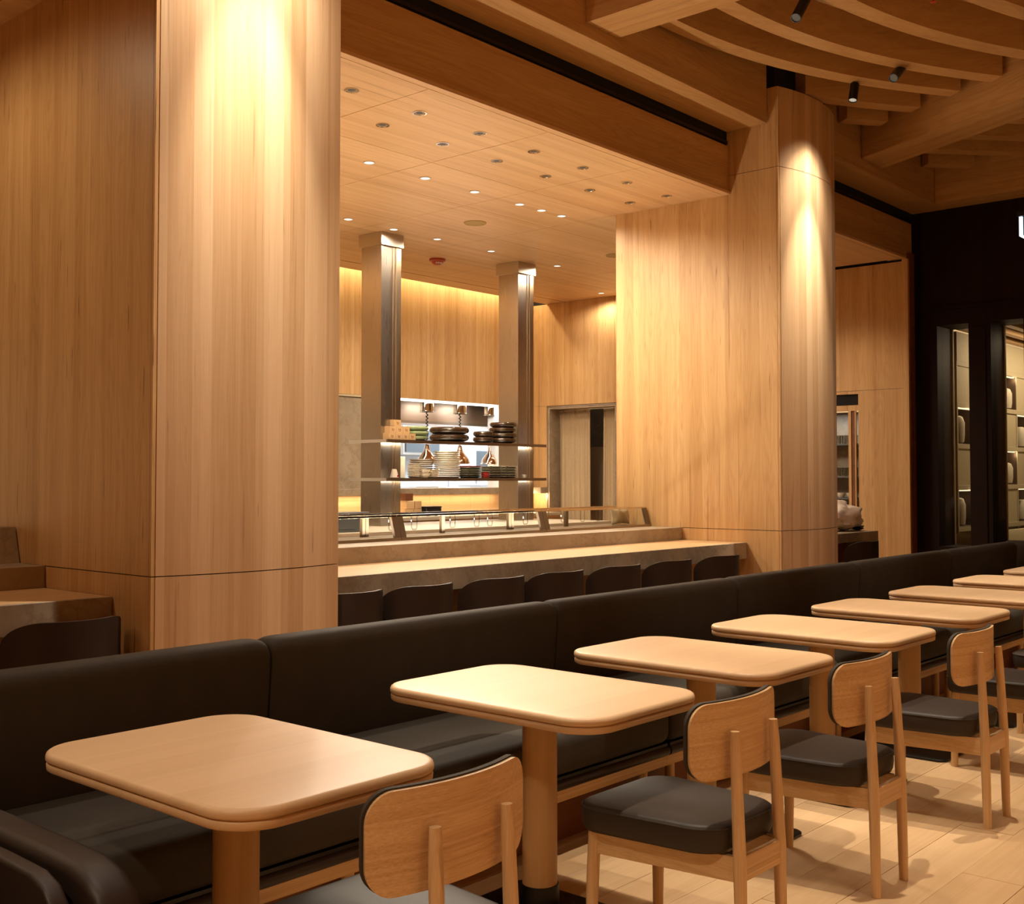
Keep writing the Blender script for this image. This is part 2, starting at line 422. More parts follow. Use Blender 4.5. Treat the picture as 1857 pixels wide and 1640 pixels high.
# ---- pillars
def pillar(name, x0, x1, side_y1):
    yf = 4.95; top = 5.04; sag = .09
    core = struct(name, MB().box(x0 + .02, yf + .02, 0, x1 - .02, side_y1 - .02, top - .004), 'recess')
    MB().box(x0 + .06, yf + .07, top - .003, x1 - .06, yf + .50, 5.498).build('gap_shade', 'recess', core)  # near-black block stands in for the shade in the gap above the pillar
    n = 14
    def front(xa, xb):
        out = []
        for k in range(n + 1):
            t = k / n; x = xa + (xb - xa) * t
            out.append((x, yf - sag * (1 - (2 * t - 1) ** 2)))
        return out
    fp = front(x0 + .022, x1)
    for (z0, z1) in ((0, .967), (.972, 4.297), (4.302, top)):
        pts = fp + [(x1, yf + .03), (x0 + .022, yf + .03)]
        MB().prism(pts, z0, z1).build('panel', 'column', core, smooth=True, angle=40)
        MB().box(x0, yf + .004, z0, x0 + .021, yf + .022, z1).build('corner_post', 'wall', core)
        ys = yf + .025
        MB().box(x0, ys, z0, x0 + .022, side_y1, z1).build('panel', 'wall', core)
        MB().box(x1 - .022, yf + .034, z0, x1, side_y1, z1).build('panel', 'wall', core)
    return core
pillar('pillar', 3.02, 4.19, 7.6)
pillar('pillar', 9.38, 10.53, 6.78)

# ---- alcove lintel, slot and girder along the wall
for (a, b) in ((-4, 3.0), (4.21, 9.375), (10.55, 13.77)):
    lb = struct('lintel', MB().box(a, 5.47, 4.125, b, 5.70, 4.58), 'beamx', bevel=.003)
    struct('trim_1', MB().box(a, 5.49, 4.58, b + .05, 5.9, 5.5), 'recess')
    MB().box(a, 5.475, 4.60, b, 5.489, 4.63).build('track_lip', 'black', bpy.data.objects[lb.name])
for (a, b) in ((-4, 3.0), (4.21, 9.36), (10.545, 13.82)):
    struct('girder_beam', MB().box(a, 5.055, 4.71, b, 5.477, 5.50), 'beamx', bevel=.004)
struct('girder_beam', MB().box(13.44, -4.9, 4.712, 13.82, 5.05, 5.50), 'beamy', bevel=.004)
struct('cross_beam', MB().box(6.62, -4.9, 4.81, 7.02, 5.053, 5.50), 'beamy', bevel=.004)
# diagonal beam
A0 = Vector((11.389, 5.05)); A1 = Vector((11.915, 5.05)); dv = Vector((-.43, -.903)).normalized()
pts = [A0, A1, A1 + dv * 9.5, A0 + dv * 9.5]
diag = MB().prism([(p.x, p.y) for p in pts], 4.815, 5.50).build('diagonal_beam', make_wood('diagonal_beam_wood', (dv.x, dv.y, 0), (-dv.y, dv.x, .6), BL, BD, .18, .3, .35, .45, .26, .35), bevel=.004)
diag['kind'] = 'structure'
# curved ribs
PX = np.array([7.02, 7.66, 8.61, 9.44, 10.08, 10.80, 11.5]); PY = np.array([5.02, 4.99, 4.87, 4.60, 4.31, 3.84, 3.33])
CF = np.polyfit(PX, PY, 3)
def rib(shift, name='ceiling_rib'):
    far, near = [], []
    for k in range(61):
        x = 7.03 + (11.5 - 7.03) * k / 60
        yy = np.polyval(CF, x) + shift; d = np.polyval(np.polyder(CF), x); L = math.hypot(1, d)
        nx, ny = d / L, -1 / L
        p, q = (x, yy), (x + nx * .165, yy + ny * .165)
        ok = True
        for s in (p, q):
            # left of diagonal beam and in front of girder
            t = (s[1] - A0.y) / dv.y
            xb = A0.x + dv.x * t
            if s[0] > xb - .005 or s[1] > 5.05: ok = False
        if ok: far.append(p); near.append(q)
    if len(far) < 2: return
    o = struct(name, MB().prism(far + near[::-1], 5.055, 5.36), 'rib', smooth=True, angle=30)
    return o
for s in (1.2, .62, 0, -.52, -1.17, -1.85, -2.5, -3.1): rib(s)
def rib_line(p, q):
    p, q = Vector(p), Vector(q); d = (q - p).normalized(); n = Vector((d.y, -d.x)) * .165
    if n.y > 0: n = -n
    struct('ceiling_rib', MB().prism([tuple(p), tuple(q), tuple(q + n), tuple(p + n)], 5.055, 5.36), 'rib')
for p, q in (((12.22, 5.04), (13.42, 3.92)), ((11.80, 4.69), (13.42, 3.17)), ((11.58, 4.12), (13.42, 2.40)), ((11.3, 3.55), (13.42, 1.6)), ((13.02, 5.04), (13.42, 4.66))): rib_line(p, q)

# ---- alcove ceiling panels
ca = struct('ceiling_alcove', MB().box(-4, 5.70, 4.145, 13.6, 11.05, 4.25), 'recess')
xs = [-3.64 + 1.3 * k for k in range(13)] + [13.52]
ysj = [5.52, 6.80, 7.65, 8.46, 9.55, 10.71]
MB().box(-4, 5.45, 4.12, 13.55, 5.517, 4.145).build('edge_trim', 'ceil', ca)
for j in range(5):
    for i in range(len(xs) - 1):
        sh = .0
        MB().box(xs[i] + .003, ysj[j] + .003, 4.12, xs[i + 1] - .003, ysj[j + 1] - .003, 4.146).build('panel', 'ceil', ca)
MB().box(-4, 10.735, 4.12, 13.52, 11.08, 4.146).build('cove_strip', 'ceil', ca)

# ---- kitchen back wall
YB = 11.42
wb = struct('wall_back', MB().box(-4, YB + .06, 2.56, 13.6, YB + .2, 4.6), 'recess')
x = 3.2
while x < 13.5:
    x2 = min(x + .62, 13.52)
    MB().box(x + .001, YB, 2.548, x2 - .001, YB + .06, 4.45).build('panel', 'wall', wb); x = x2
PX0, PX1 = 10.36, 12.78
st = struct('wall_back_left', MB().box(3.2, YB + .03, 1.305, PX0 - .005, YB + .2, 2.52), 'stone')
MB().box(3.2, YB + .005, 2.520, PX0, YB + .2, 2.546).build('light_edge', 'creampanel', st)
wr = struct('wall_back_right', MB().box(PX1 + .02, YB, 1.305, 13.52, YB + .2, 2.548), 'wall')
struct('trim_2', MB().box(PX1, YB - .01, 1.305, PX1 + .02, YB + .22, 2.548), 'whitepaint')
struct('trim_3', MB().box(3.2, YB - .14, 1.215, 13.52, YB + .35, 1.304), 'stone', bevel=.004)
lw = struct('wall_back_lower', MB().box(3.2, YB + .05, 0, 13.52, YB + .2, 1.214), 'recess')
x = 8.0
while x < 13.5:
    x2 = min(x + .42, 13.52); MB().box(x + .001, YB + .03, 0.5, x2 - .001, YB + .06, 1.214).build('panel', 'counter', lw); x = x2

# pass-through: white service kitchen beyond
struct('wall_service_back', MB().box(9.0, 14.6, 0, 18.0, 14.7, 3.0), 'whitepaint')
struct('wall_service_left', MB().box(8.9, YB + .21, 0, 9.0, 14.6, 3.0), 'whitepaint')
struct('wall_service_right', MB().box(18.0, YB + .21, 0, 18.1, 14.6, 3.0), 'whitepaint')
struct('ceiling_service', MB().box(9.0, YB + .21, 3.0, 18.0, 14.6, 3.1), 'whitepaint')
# right kitchen wall with the curtained doorway
XR = 13.52
wk = struct('wall_kitchen_right', MB().box(XR + .03, 7, 2.55, XR + .3, YB, 4.6), 'recess')
y = 7.0
while y < YB:
    y2 = min(y + .56, YB); MB().box(XR, y + .001, 2.552, XR + .03, y2 - .001, 4.119).build('panel', 'wall', wk); y = y2
struct('wall_kitchen_right_low', MB().box(XR, 11.082, 0, XR + .3, YB, 2.549), 'wall')
struct('wall_kitchen_right_near', MB().box(XR + .06, 7.4, 0, XR + .3, 9.765, 2.549), 'wall')
dj = struct('door_1', MB().box(XR - .006, 11.066, 0, XR + .30, 11.081, 2.545).box(XR - .006, 9.766, 2.530, XR + .30, 11.081, 2.545), 'steel')
MB().box(XR, 11.03, 0, XR + .30, 11.065, 2.529).build('jamb', 'stone', dj)
MB().box(XR, 9.768, 0, XR + .30, 9.80, 2.529).build('jamb', 'stone', dj)
MB().box(XR, 9.80, 2.50, XR + .30, 11.03, 2.529).build('head', 'stone', dj)
struct('trim_4', MB().box(XR - .14, 11.09, 1.215, XR, YB - .14, 1.304), 'stone')
struct('wall_passage', MB().box(15.2, 8.6, 0, 15.3, YB + .2, 3.0), 'stone2')
struct('wall_service_front', MB().box(13.6, YB + .2, 0, 18.0, YB + .3, 3.0), 'whitepaint')

# ---- right alcove
wa = struct('wall_alcove_right', MB().box(13.60, 5.52, 2.545, 13.9, 7.0, 4.6), 'recess')
MB().box(13.565, 5.515, 2.542, 13.60, 7.0, 4.095).build('panel', 'wall', wa)
MB().box(13.565, 5.515, 0, 13.60, 6.072, 2.538).build('panel', 'wall', wa)
MB().box(13.56, 5.44, 0, 13.60, 5.512, 4.12).build('panel', 'wall', wa)
struct('trim_5', MB().box(13.601, 5.43, 0, 13.74, 5.50, 4.20), 'redwood')

# ---- dark end wall with tall windows
XE = 13.82
ew = struct('wall_end', MB().box(XE, -5, 3.30, XE + .5, 5.95, 5.6), 'darkwood')
MB().box(XE - .03, -5, 3.485, XE, 5.44, 3.53).build('cornice', 'darkwood', ew)
MB().box(XE, -5, 0, XE + .5, 5.6, .62).build('dado', 'darkwood', ew)
MB().box(XE, 5.19, .62, XE + .5, 5.6, 3.3).build('pier', 'darkwood', ew)
k = 0; yy = 4.813
WIN = []
while yy > -4.5:
    MB().box(XE, yy - .257, .62, XE + .5, yy, 3.3).build('pier', 'darkwood', ew)
    MB().box(XE - .012, yy - .20, .62, XE, yy - .057, 3.25).build('pier_panel', 'darkwood', ew, bevel=.004)
    WIN.append((yy, yy + .371)); yy -= .628
    if k > 3: break
    k += 1
MB().box(XE, -5, .62, XE + .5, yy + .371, 3.3).build('pier', 'darkwood', ew)
for i, (a, b) in enumerate(WIN[:4]):
    w = struct('window_%d' % (i + 1), MB().box(XE + .47, b - .016, .62, XE + .50, b, 3.3).box(XE + .47, a, .62, XE + .50, a + .016, 3.3), 'creampanel')
    MB().box(XE + .10, a, .62, XE + .106, b, 3.3).build('pane', 'glass', w)

# room beyond the windows
struct('wall_lounge_left', MB().box(14.35, 5.56, 0, 20, 5.7, 3.4), 'creampanel')
struct('wall_lounge_back', MB().box(20, -3, 0, 20.1, 5.6, 3.4), 'darkwood')
lc = struct('ceiling_lounge', MB().box(14.33, -3, 3.5, 20, 5.6, 3.6), 'recess')
for k in range(9):
    MB().box(14.35, 5.05 - k * .28, 3.30, 19.9, 5.15 - k * .28, 3.38).build('slat', 'beamx', lc)
# shelving wall: columns x rows of niches and cream doors
lsh = thing('display_shelving', 'cream shelving wall with lit dark niches seen through the tall windows', 'shelving', (14.5, 5.20, 0))
CX = [0, .773, 1.547, 2.32, 3.093, 3.867, 4.64]; RZ = [.80, 1.325, 1.85, 2.375, 2.90]
MB().box(0, .30, .75, 4.7, .33, 2.95).build('back_panel', 'niche', lsh)
for z in RZ: MB().box(-.01, -.005, z - .03, 4.7, .30, z + .03).build('shelf', 'creampanel', lsh, bevel=.003)
for x in CX: MB().box(x - .016, -.003, .75, x + .016, .30, 2.93).build('upright', 'creampanel', lsh)
NICHE = {(0, 2), (0, 0), (2, 3), (2, 1), (3, 2), (3, 0), (1, 3), (1, 1), (4, 3), (4, 1), (5, 2), (5, 0)}
NICHE = {(c, r) for (c, r) in NICHE if r < 4}
vases = []
for c in range(6):
    for r in range(4):
        x0, x1 = CX[c] + .016, CX[c + 1] - .016; z0, z1 = RZ[r] + .03, RZ[r + 1] - .03
        if (c, r) in NICHE:
            MB().box(x0, .004, z0, x0 + .006, .30, z1).box(x1 - .006, .004, z0, x1, .30, z1).box(x0, .004, z0, x1, .30, z0 + .006).build('niche_lining', 'niche', lsh)
            MB().box(x0 + .02, .02, z1 - .014, x1 - .02, .06, z1 - .002).build('light_strip', 'led', lsh)
            vases.append((14.5 + x0 + {2: .60, 3: .45}.get(c, .27), 5.30, z0 + .006, c, r))
        else:
            MB().box(x0, .01, z0, x1, .03, z1).build('cream_door', 'creampanel', lsh)
MB().box(-.01, -.005, 2.93, 4.7, .03, 3.3).build('top_panel', 'creampanel', lsh)
for i, (x, y, z, c, r) in enumerate(vases):
    light('niche_light', 'POINT', (x + .1, y - .1, z + .42), .35, WARM, size=.03)
    h = .36 if (c + r) % 2 == 0 else .30
    o = MB().lathe([(.05, 0), (.075, .02), (.085, h * .3), (.085, h * .75), (.06, h * .95), (.03, h), (.0, h)], n=20).build('vase', 'vase', smooth=True)
    o.location = (x, y, z)
    names = {0: 'near end', 1: 'second column', 2: 'middle column', 3: 'fourth column', 4: 'fifth column', 5: 'far column'}
    lev = {0: 'bottom', 1: 'second', 2: 'third', 3: 'top'}[r]
    tag(o, 'ivory vase in the %s niche, %s of the cream shelving wall' % (lev, names[c]), 'vase', 'vases in the lit niches')
# lounge banquette behind the windows
bq = thing('lounge_banquette', 'olive beige banquette below the lit niches behind the windows', 'bench', (14.45, 4.7, 0))
rr_loft(MB(), 4.6, .50, .05, [(.03, .30), (0, .34), (0, .46), (.03, .50)], 5, 2.3, -.05).build('seat', 'creampanel', bq, smooth=True)
rr_loft(MB(), 4.6, .14, .05, [(.02, .42), (0, .46), (0, .70), (.04, .76)], 5, 2.3, .29).build('backrest', 'creampanel', bq, smooth=True)
MB().box(.02, -.25, 0, 4.58, .34, .30).build('plinth', 'darkwood', bq)
light('lounge_lamp', 'AREA', (16.5, 4.4, 3.25), 22, WARM, (16.5, 5.2, 1.6), 3.0, sy=.3)

# ================================================================== COUNTER
def counter(name, label, x0, x1, ends=False):
    t = thing(name, label, 'counter', ((x0 + x1) / 2, 5.3, 0)); X0, X1 = x0 - (x0 + x1) / 2, x1 - (x0 + x1) / 2
    MB().box(X0, 0, .705, X1, .035, .853).box(X0, .035, .705, X1, .72, .80).build('stone_edge', 'stone', t, bevel=.003)
    MB().box(X0 + .004, .0365, .80, X1 - .004, .70, .8525).build('worktop', 'counter', t)
    MB().box(X0, .70, .70, X1, 1.35, .973).build('raised_ledge', 'stone', t, bevel=.004)
    for k in range(3):
        MB().box(X0, .28, .44 - .23 * k + .006, X1, .31, .67 - .23 * k if k else .703).build('front_board', 'counter', t)
    MB().box(X0, .31, 0, X1, 1.35, .70).build('base', 'redwood', t)
    return t
counter('sushi_counter', 'long stone edged wooden counter behind the row of dark stools', 4.21, 9.375)
cl = counter('sushi_counter', 'short stone edged counter end left of the near pillar', -1.0, 3.015)
MB().loft([[(1.87, .99, .974), (2.005, .99, .974), (2.005, 1.30, .974), (1.87, 1.30, .974)], [(1.87, 1.05, 1.172), (2.005, 1.05, 1.172), (2.005, 1.30, 1.172), (1.87, 1.30, 1.172)]]).build('end_block', 'stone', cl)

# glass display cases
def display_case(x0, x1, label, ends):
    t = thing('display_case', label, 'display case', ((x0 + x1) / 2, 6.36, .974), 0, 'glass cases on the counter'); h = (x1 - x0) / 2
    MB().box(-h, -.01, 0, h, .48, .012).build('base_tray', 'bronzepaint', t)
    MB().box(-h, -.012, .0, h, .012, .022).build('front_rail', 'bronze', t)
    MB().loft([[(-h, .0, .02), (h, .0, .02), (h, .006, .02), (-h, .006, .02)], [(-h, .048, .182), (h, .048, .182), (h, .054, .182), (-h, .054, .182)]]).build('front_glass', 'glass', t)
    MB().box(-h, .05, .180, h, .43, .186).build('top_glass', 'glass', t)
    MB().box(-h, .045, .176, h, .066, .192).build('top_rail', 'chrome', t, bevel=.002)
    MB().box(-h, .42, .176, h, .445, .194).build('back_rail', 'chrome', t, bevel=.002)
    for s in (-1, 1):
        xa = s * h; xb = s * (h - .055)
        MB().loft([[(xa, -.006, .02), (xb, -.006, .02), (xb, .02, .02), (xa, .02, .02)], [(xa, .042, .18), (xb, .042, .18), (xb, .068, .18), (xa, .068, .18)]]).build('front_post', 'bronzepaint', t)
        MB().box(s * h - (.03 if s > 0 else 0), .40, .012, s * h + (0 if s > 0 else .03), .43, .178).build('rear_post', 'bronzepaint', t)
    MB().box(-.018, .40, .012, .018, .43, .178).build('rear_post', 'bronzepaint', t)
    return t
CE = [4.26, 6.00, 7.74, 9.36]
for i, l in enumerate(('glass display case beside the near pillar, first of three', 'middle glass display case on the long counter', 'glass display case ending at the far pillar')):
    display_case(CE[i] + .003, CE[i + 1] - .003, l, i)
display_case(1.2, 2.86, 'glass display case end on the short counter left of the near pillar', 0)
# clear hangers inside the cases
hx = [4.75, 5.15, 6.25, 6.5, 6.95, 7.25, 7.42, 7.9, 8.2, 8.45, 8.75, 9.0]
for i, x in enumerate(hx):
    zz = 1.135
    o = MB().tube([(-.03, 0, 0), (-.03, 0, -.09), (-.022, 0, -.105), (.022, 0, -.105), (.03, 0, -.09), (.03, 0, 0)], .005, 6).build('acrylic_clip', 'acrylic', smooth=True)
    o.location = (x, 6.73, zz)
    tag(o, '%s clear acrylic hook from the left inside the glass cases' % ORD[i], 'hook', 'acrylic hooks inside the cases')
# foil wrapped bag at the far end of the case
def pillow(w, h, d, n=14):
    mb = MB(); g = {}
    vs = []; fs = []
    for side in (1, -1):
        for i in range(n + 1):
            for j in range(n + 1):
                a, b = 2 * i / n - 1, 2 * j / n - 1
                pin = 1 - .12 * (1 - a * a) * b * b - .0
                px = a * w / 2 * (1 - .14 * (1 - b * b)); pz = b * h / 2 * (1 - .16 * (1 - a * a))
                th = d / 2 * ((1 - a ** 4) * (1 - b ** 4)) ** .7 + .01 * math.sin(9 * a + 5 * b) * (1 - a * a)
                vs.append((px, side * th, pz))
        base = 0 if side == 1 else (n + 1) ** 2
        for i in range(n):
            for j in range(n):
                q = [base + i * (n + 1) + j, base + (i + 1) * (n + 1) + j, base + (i + 1) * (n + 1) + j + 1, base + i * (n + 1) + j + 1]
                fs.append(tuple(q if side == 1 else q[::-1]))
    return mb.add(vs, fs)
o = pillow(.30, .165, .09).build('foil_bag', 'bag', smooth=True, angle=80); o.location = (9.16, 6.58, 1.072); o.rotation_euler = (R(-6), 0, 0)
tag(o, 'puffed pale foil bag at the far end of the glass case', 'bag')

# ================================================================== KITCHEN
isl = thing('prep_island', 'kitchen prep island with pale worktop behind the glass cases', 'counter', (7.6, 8.7, 0))
MB().box(-3.2, -.55, .90, 3.6, .95, .93).build('worktop', 'whiteboard', isl)
MB().box(-3.2, -.50, 0, 3.6, .90, .90).build('body', 'steelx', isl)
def post(x, label):
    t = thing('steel_post', label, 'post', (x, 9.13, .93), 0, 'steel posts holding the shelves')
    MB().box(0, 0, 0, .285, .32, 3.05).build('shaft', 'steel', t)
    MB().box(.17, -.006, 0, .19, 0, 3.04).build('channel', 'bronze', t)
    MB().box(.215, -.008, 0, .285, 0, 3.04).build('cover_strip', 'bronze', t)
    MB().box(-.018, -.022, 3.047, .31, .35, 3.188).build('cap', 'steelx', t, bevel=.002)
    return t
post(8.315, 'square steel post with capped top nearest the stamped boxes'); post(10.58, 'square steel post with capped top near the curtained doorway')
def kshelf(z, label):
    t = thing('hanging_shelf', label, 'shelf', (9.62, 9.3, z)); h = 1.335
    MB().box(-h, -.31, -.034, h, -.29, 0).build('front_edge', 'bronze', t)
    MB().box(-h - .002, -.29, -.034, -h + .02, .32, 0).build('end_edge', 'endsteel', t)
    MB().box(-h + .02, -.29, -.012, h, .32, -.001).build('board', 'steelx', t)
    MB().box(-h + .03, -.27, -.020, h - .03, -.255, -.012).build('light_strip', 'led', t)
    return t
ZS1, ZS2 = 1.863, 1.448
kshelf(ZS1, 'upper steel shelf carrying boxes and glazed platters'); kshelf(ZS2, 'lower steel shelf carrying stacks of plates')
for z in (ZS1, ZS2):
    light('shelf_led', 'AREA', (9.62, 9.06, z - .03), 6 if z > 1.6 else 3.2, WARM2, (9.62, 9.2, 0), 2.5, sy=.02)

# masu boxes
def masu():
    t = thing('stamped_box', 'x', 'box', (0, 0, 0), 0, 'stamped cypress boxes on the upper shelf')
    s = .098; MB().box(0, 0, 0, s, s, .008).box(0, 0, .008, .009, s, .072).box(s - .009, 0, .008, s, s, .072).box(.009, 0, .008, s - .009, .009, .072).box(.009, s - .009, .008, s - .009, s, .072).build('box_body', 'masu', t)
    mk = MB()
    for (a, b, c, d) in ((.030, .046, .036, .050), (.036, .022, .041, .046), (.043, .040, .062, .044), (.060, .026, .065, .044), (.046, .028, .058, .031), (.050, .016, .055, .026)):
        mk.box(a, -.0008, b, c, .0001, d)
    mk.build('stamp', 'ink', t)
    return t
mproto = None
lay = [(8.34 + .1 * i, 9.03, 0, 'bottom') for i in range(4)] + [(8.37 + .1 * i, 9.05, 1, 'middle') for i in range(3)] + [(8.45, 9.06, 2, 'top')]
for (x, y, l, nm) in lay:
    if mproto is None: o = mproto = masu()
    else: o = copy_tree(mproto)
    o.location = (x, y, ZS1 + l * .073)
    i = round((x - 8.34) / .1) if l == 0 else round((x - 8.37) / .1)
    o['label'] = ('single stamped wooden box topping the pyramid on the upper shelf' if l == 2 else '%s stamped wooden box from the left, %s row of the pyramid' % (ORD[i], nm))

def fat_plate(name, r, h, mat):
    return MB().lathe([(.0, .004), (r * .55, 0), (r * .80, h * .12), (r * .95, h * .30), (r, h * .55), (r * .97, h * .82), (r * .90, h), (r * .80, h * .98), (r * .70, h * .8), (0, h * .72)], n=40, caps=False).build(name, mat, smooth=True, angle=80)
def stack(name, mat, r, h, pos, count, lab, cat, group, base, wob=.006):
    proto = None
    for k in range(count):
        if proto is None: o = proto = fat_plate(name, r, h, mat)
        else: o = proto.copy(); COL.objects.link(o)
        o.location = (pos[0] + rng.uniform(-wob, wob), pos[1] + rng.uniform(-wob, wob), base + k * h * .96)
        o.rotation_euler = (0, 0, rng.random() * 6)
        tag(o, ('%s %s' % (('lowest' if k == 0 else 'topmost' if k == count - 1 else ORD[k] + ' from bottom'), lab)), cat, group)
stack("celadon_platter", "green", .155, .056, (8.955, 9.26), 3, "green glazed platter beside the stamped boxes", "platter", "green glazed platters", ZS1)
G_BR = 'brown glazed platters on the upper shelf'
stack('large_platter', 'brown', .235, .088, (9.515, 9.27), 2, 'wide brown glazed platter in the middle of the upper shelf', 'platter', G_BR, ZS1, .003)
stack('small_platter', 'brown', .128, .070, (9.985, 9.16), 2, 'small brown glazed platter between the wide ones and the tall stack', 'platter', G_BR, ZS1, .003)
stack('round_platter', 'brown', .165, .066, (10.335, 9.165), 4, 'round brown glazed platter in the tall stack at right', 'platter', G_BR, ZS1)

def plate_round(name, r, h, mat):
    return MB().lathe([(0, 0), (r * .86, 0), (r * .90, h * .18), (r * .985, h * .42), (r, h * .62), (r * .99, h * .80), (r * .96, h * .80), (r * .86, h * .4), (0, h * .35)], n=32, caps=False).build(name, mat, smooth=True, angle=50)
def plate_square(name, w, h, mat, wave=0.0, rimmat=None):
    mb = MB(); n = 6
    def ring(i, z, wv):
        return [(x, y, z + wv * math.cos(2 * PI * 3 * (x + y) / w)) for x, y in rrect(w - 2 * i, w - 2 * i, max(.02 - i * .2, .006), n)]
    mb.loft([ring(w * .16, 0, 0), ring(w * .10, h * .25, wave * .3), ring(0, h * .8, wave), ring(0, h, wave), ring(w * .03, h, wave), ring(w * .14, h * .5, wave * .3)])
    o = mb.build(name, mat, smooth=True, angle=40)
    if rimmat:
        MB().tube(ring(.001, h * .95, wave), .0022, 5, True).build('rim', rimmat, o, smooth=True)
    return o
def pstack(mk, pos, count, step, lab, cat, group, base=ZS2, wob=.003, jitter=.04):
    proto = None
    for k in range(count):
        if proto is None: o = proto = mk()
        else: o = copy_tree(proto)
        o.location = (pos[0] + rng.uniform(-wob, wob), pos[1] + rng.uniform(-wob, wob), base + k * step)
        o.rotation_euler = (0, 0, rng.uniform(-jitter, jitter))
        tag(o, '%s %s' % ('lowest' if k == 0 else 'topmost' if k == count - 1 else ORD[k] + ' from bottom', lab), cat, group)
GP = 'plates stacked on the lower shelf'
pstack(lambda: plate_round('white_plate', .155, .026, 'white'), (9.395, 9.19), 13, .0238, 'white plate of the tallest stack on the lower shelf', 'plate', GP)
pstack(lambda: plate_round('cream_plate', .138, .026, 'cream'), (9.25, 9.462), 9, .0245, 'cream plate of the stack left of the tallest', 'plate', GP)
pstack(lambda: plate_square('small_square_plate', .115, .022, 'white'), (8.745, 9.06), 8, .0195, 'small square white plate near the first steel post', 'plate', GP)
pstack(lambda: plate_square('square_dish', .115, .05, 'cream'), (8.885, 9.055), 2, .046, 'deep square cream dish at the front of the lower shelf', 'dish', GP)
pstack(lambda: plate_square('scalloped_dish', .125, .022, 'cream', .004), (9.03, 9.06), 5, .019, 'wavy cream dish before the tallest plate stack', 'dish', GP)
def dg(): return plate_square('square_plate', .215, .024, 'dkgreen', .004, 'rim')
pstack(dg, (9.715, 9.14), 6, .0195, 'dark green wavy square plate under the red one', 'plate', GP)
o = plate_square('red_plate', .215, .024, 'red', .004); o.location = (9.715, 9.14, ZS2 + 6 * .0195); tag(o, 'red square plate topping the dark green stack', 'plate', GP)
pstack(lambda: plate_round('lacquer_dish', .05, .02, 'red'), (9.895, 9.05), 4, .017, 'small dark red lacquer dish between the square stacks', 'dish', GP)
pstack(lambda: plate_square('wavy_plate', .20, .022, 'brown', .004, 'rim'), (10.07, 9.12), 7, .0195, 'pale rimmed brown wavy plate, left of the paired stacks', 'plate', GP)
pstack(lambda: plate_square('wavy_plate', .20, .022, 'brown', .004, 'rim'), (10.33, 9.10), 7, .0195, 'pale rimmed brown wavy plate, right of the paired stacks', 'plate', GP)
def cup(name, r0, r1, h, mat, loc, label, dot=False):
    o = MB().lathe([(r0 * .9, 0), (r0, .004), (r1, h * .96), (r1 * .95, h), (r1 * .9, h * .9), (0, h * .88)], n=28).build(name, mat, smooth=True, angle=50)
    o.location = loc; tag(o, label, 'cup')
    if dot: MB().lathe([(.012, 0), (.012, .003), (0, .003)], n=16).build('red_dot', 'red', o).rotation_euler = (R(90), 0, 0); o.children[0].location = (.012, -r0 * .96, .022)
    return o
cup('white_cup', .048, .026, .096, 'white', (8.44, 9.05, ZS2), 'upturned white cup with red dot at the lower shelf end', True)
cup('small_cup', .022, .030, .042, 'cream', (10.62, 9.06, ZS2), 'tiny cream cup right of the wavy plate stacks')
o = MB().box(-.04, -.035, 0, .04, .035, .235).build('carton', 'cream', bevel=.004); o.location = (8.66, 9.19, ZS2); tag(o, 'tall pale carton standing beside the steel post', 'carton')

# heat lamps over the pass
lamp_x = ((11.45, 'left'), (12.13, 'middle'), (12.80, 'right'))
for x, nm in lamp_x:
    t = thing('heat_lamp', 'polished heat lamp hanging over the pass, %s of three' % nm, 'lamp', (x, 11.60, 2.60), 0, 'heat lamps over the pass')
    MB().lathe([(.10, -.21), (.112, -.205), (.112, -.20), (.10, -.195), (.10, -.06), (.03, -.05), (.03, 0), (0, 0)], n=32, caps=False).build('canister', 'chrome', t, smooth=True, angle=35)
    pts = [(.014 * math.cos(k * 1.1), .014 * math.sin(k * 1.1), -.21 - k * .0085) for k in range(58)]
    MB().tube(pts, .008, 6).build('coiled_cord', 'black', t, smooth=True)
    sh = MB().lathe([(.03, -.68), (.035, -.72), (.05, -.77), (.10, -.83), (.135, -.88), (.148, -.93), (.150, -.945), (.143, -.93), (.128, -.885), (.05, -.80), (0, -.78)], n=32, caps=False).build('shade', 'copper', t, smooth=True, angle=60)
    MB().lathe([(.15, -.945), (.153, -.935), (.150, -.925)], n=32, caps=False).build('rim', 'chrome', sh, smooth=True)
    light('heat_lamp_glow', 'POINT', (x, 11.60, 1.64), 2.5, WARM, size=.06)
hood = thing('extract_hood', 'brushed steel hood front above the heat lamps', 'hood', (11.6, 11.9, 2.26))
MB().box(-1.6, 0, .0, 2.4, .9, .74).build('hood_body', 'hoodsteel', hood)
MB().box(-1.6, -.012, -.02, 2.4, 0, .02).build('lower_lip', 'steelx', hood)
o = MB().box(10.4, 11.44, 2.515, 12.76, 11.47, 2.553).build('light_strip', 'ledwhite'); tag(o, 'bright light strip along the top of the pass opening', 'light')
light('pass_led', 'AREA', (11.6, 11.5, 2.53), 6, (1, .93, .83), (11.6, 11.6, 0), 2.3, sy=.03)
light('service_panel', 'AREA', (14.6, 13.2, 2.97), 80, COOL, (14.6, 13.2, 0), 2.6, sy=1.6)
light('service_panel', 'AREA', (11.6, 13.4, 2.97), 28, COOL, (11.6, 13.4, 0), 1.2, sy=1.2)
fr = thing('reach_in_fridge', 'white upright fridge with two dark glass doors beyond the pass', 'fridge', (15.7, 14.1, 0))
MB().box(-.75, 0, 0, .8, .48, 2.15).build('body', 'whitepaint', fr)
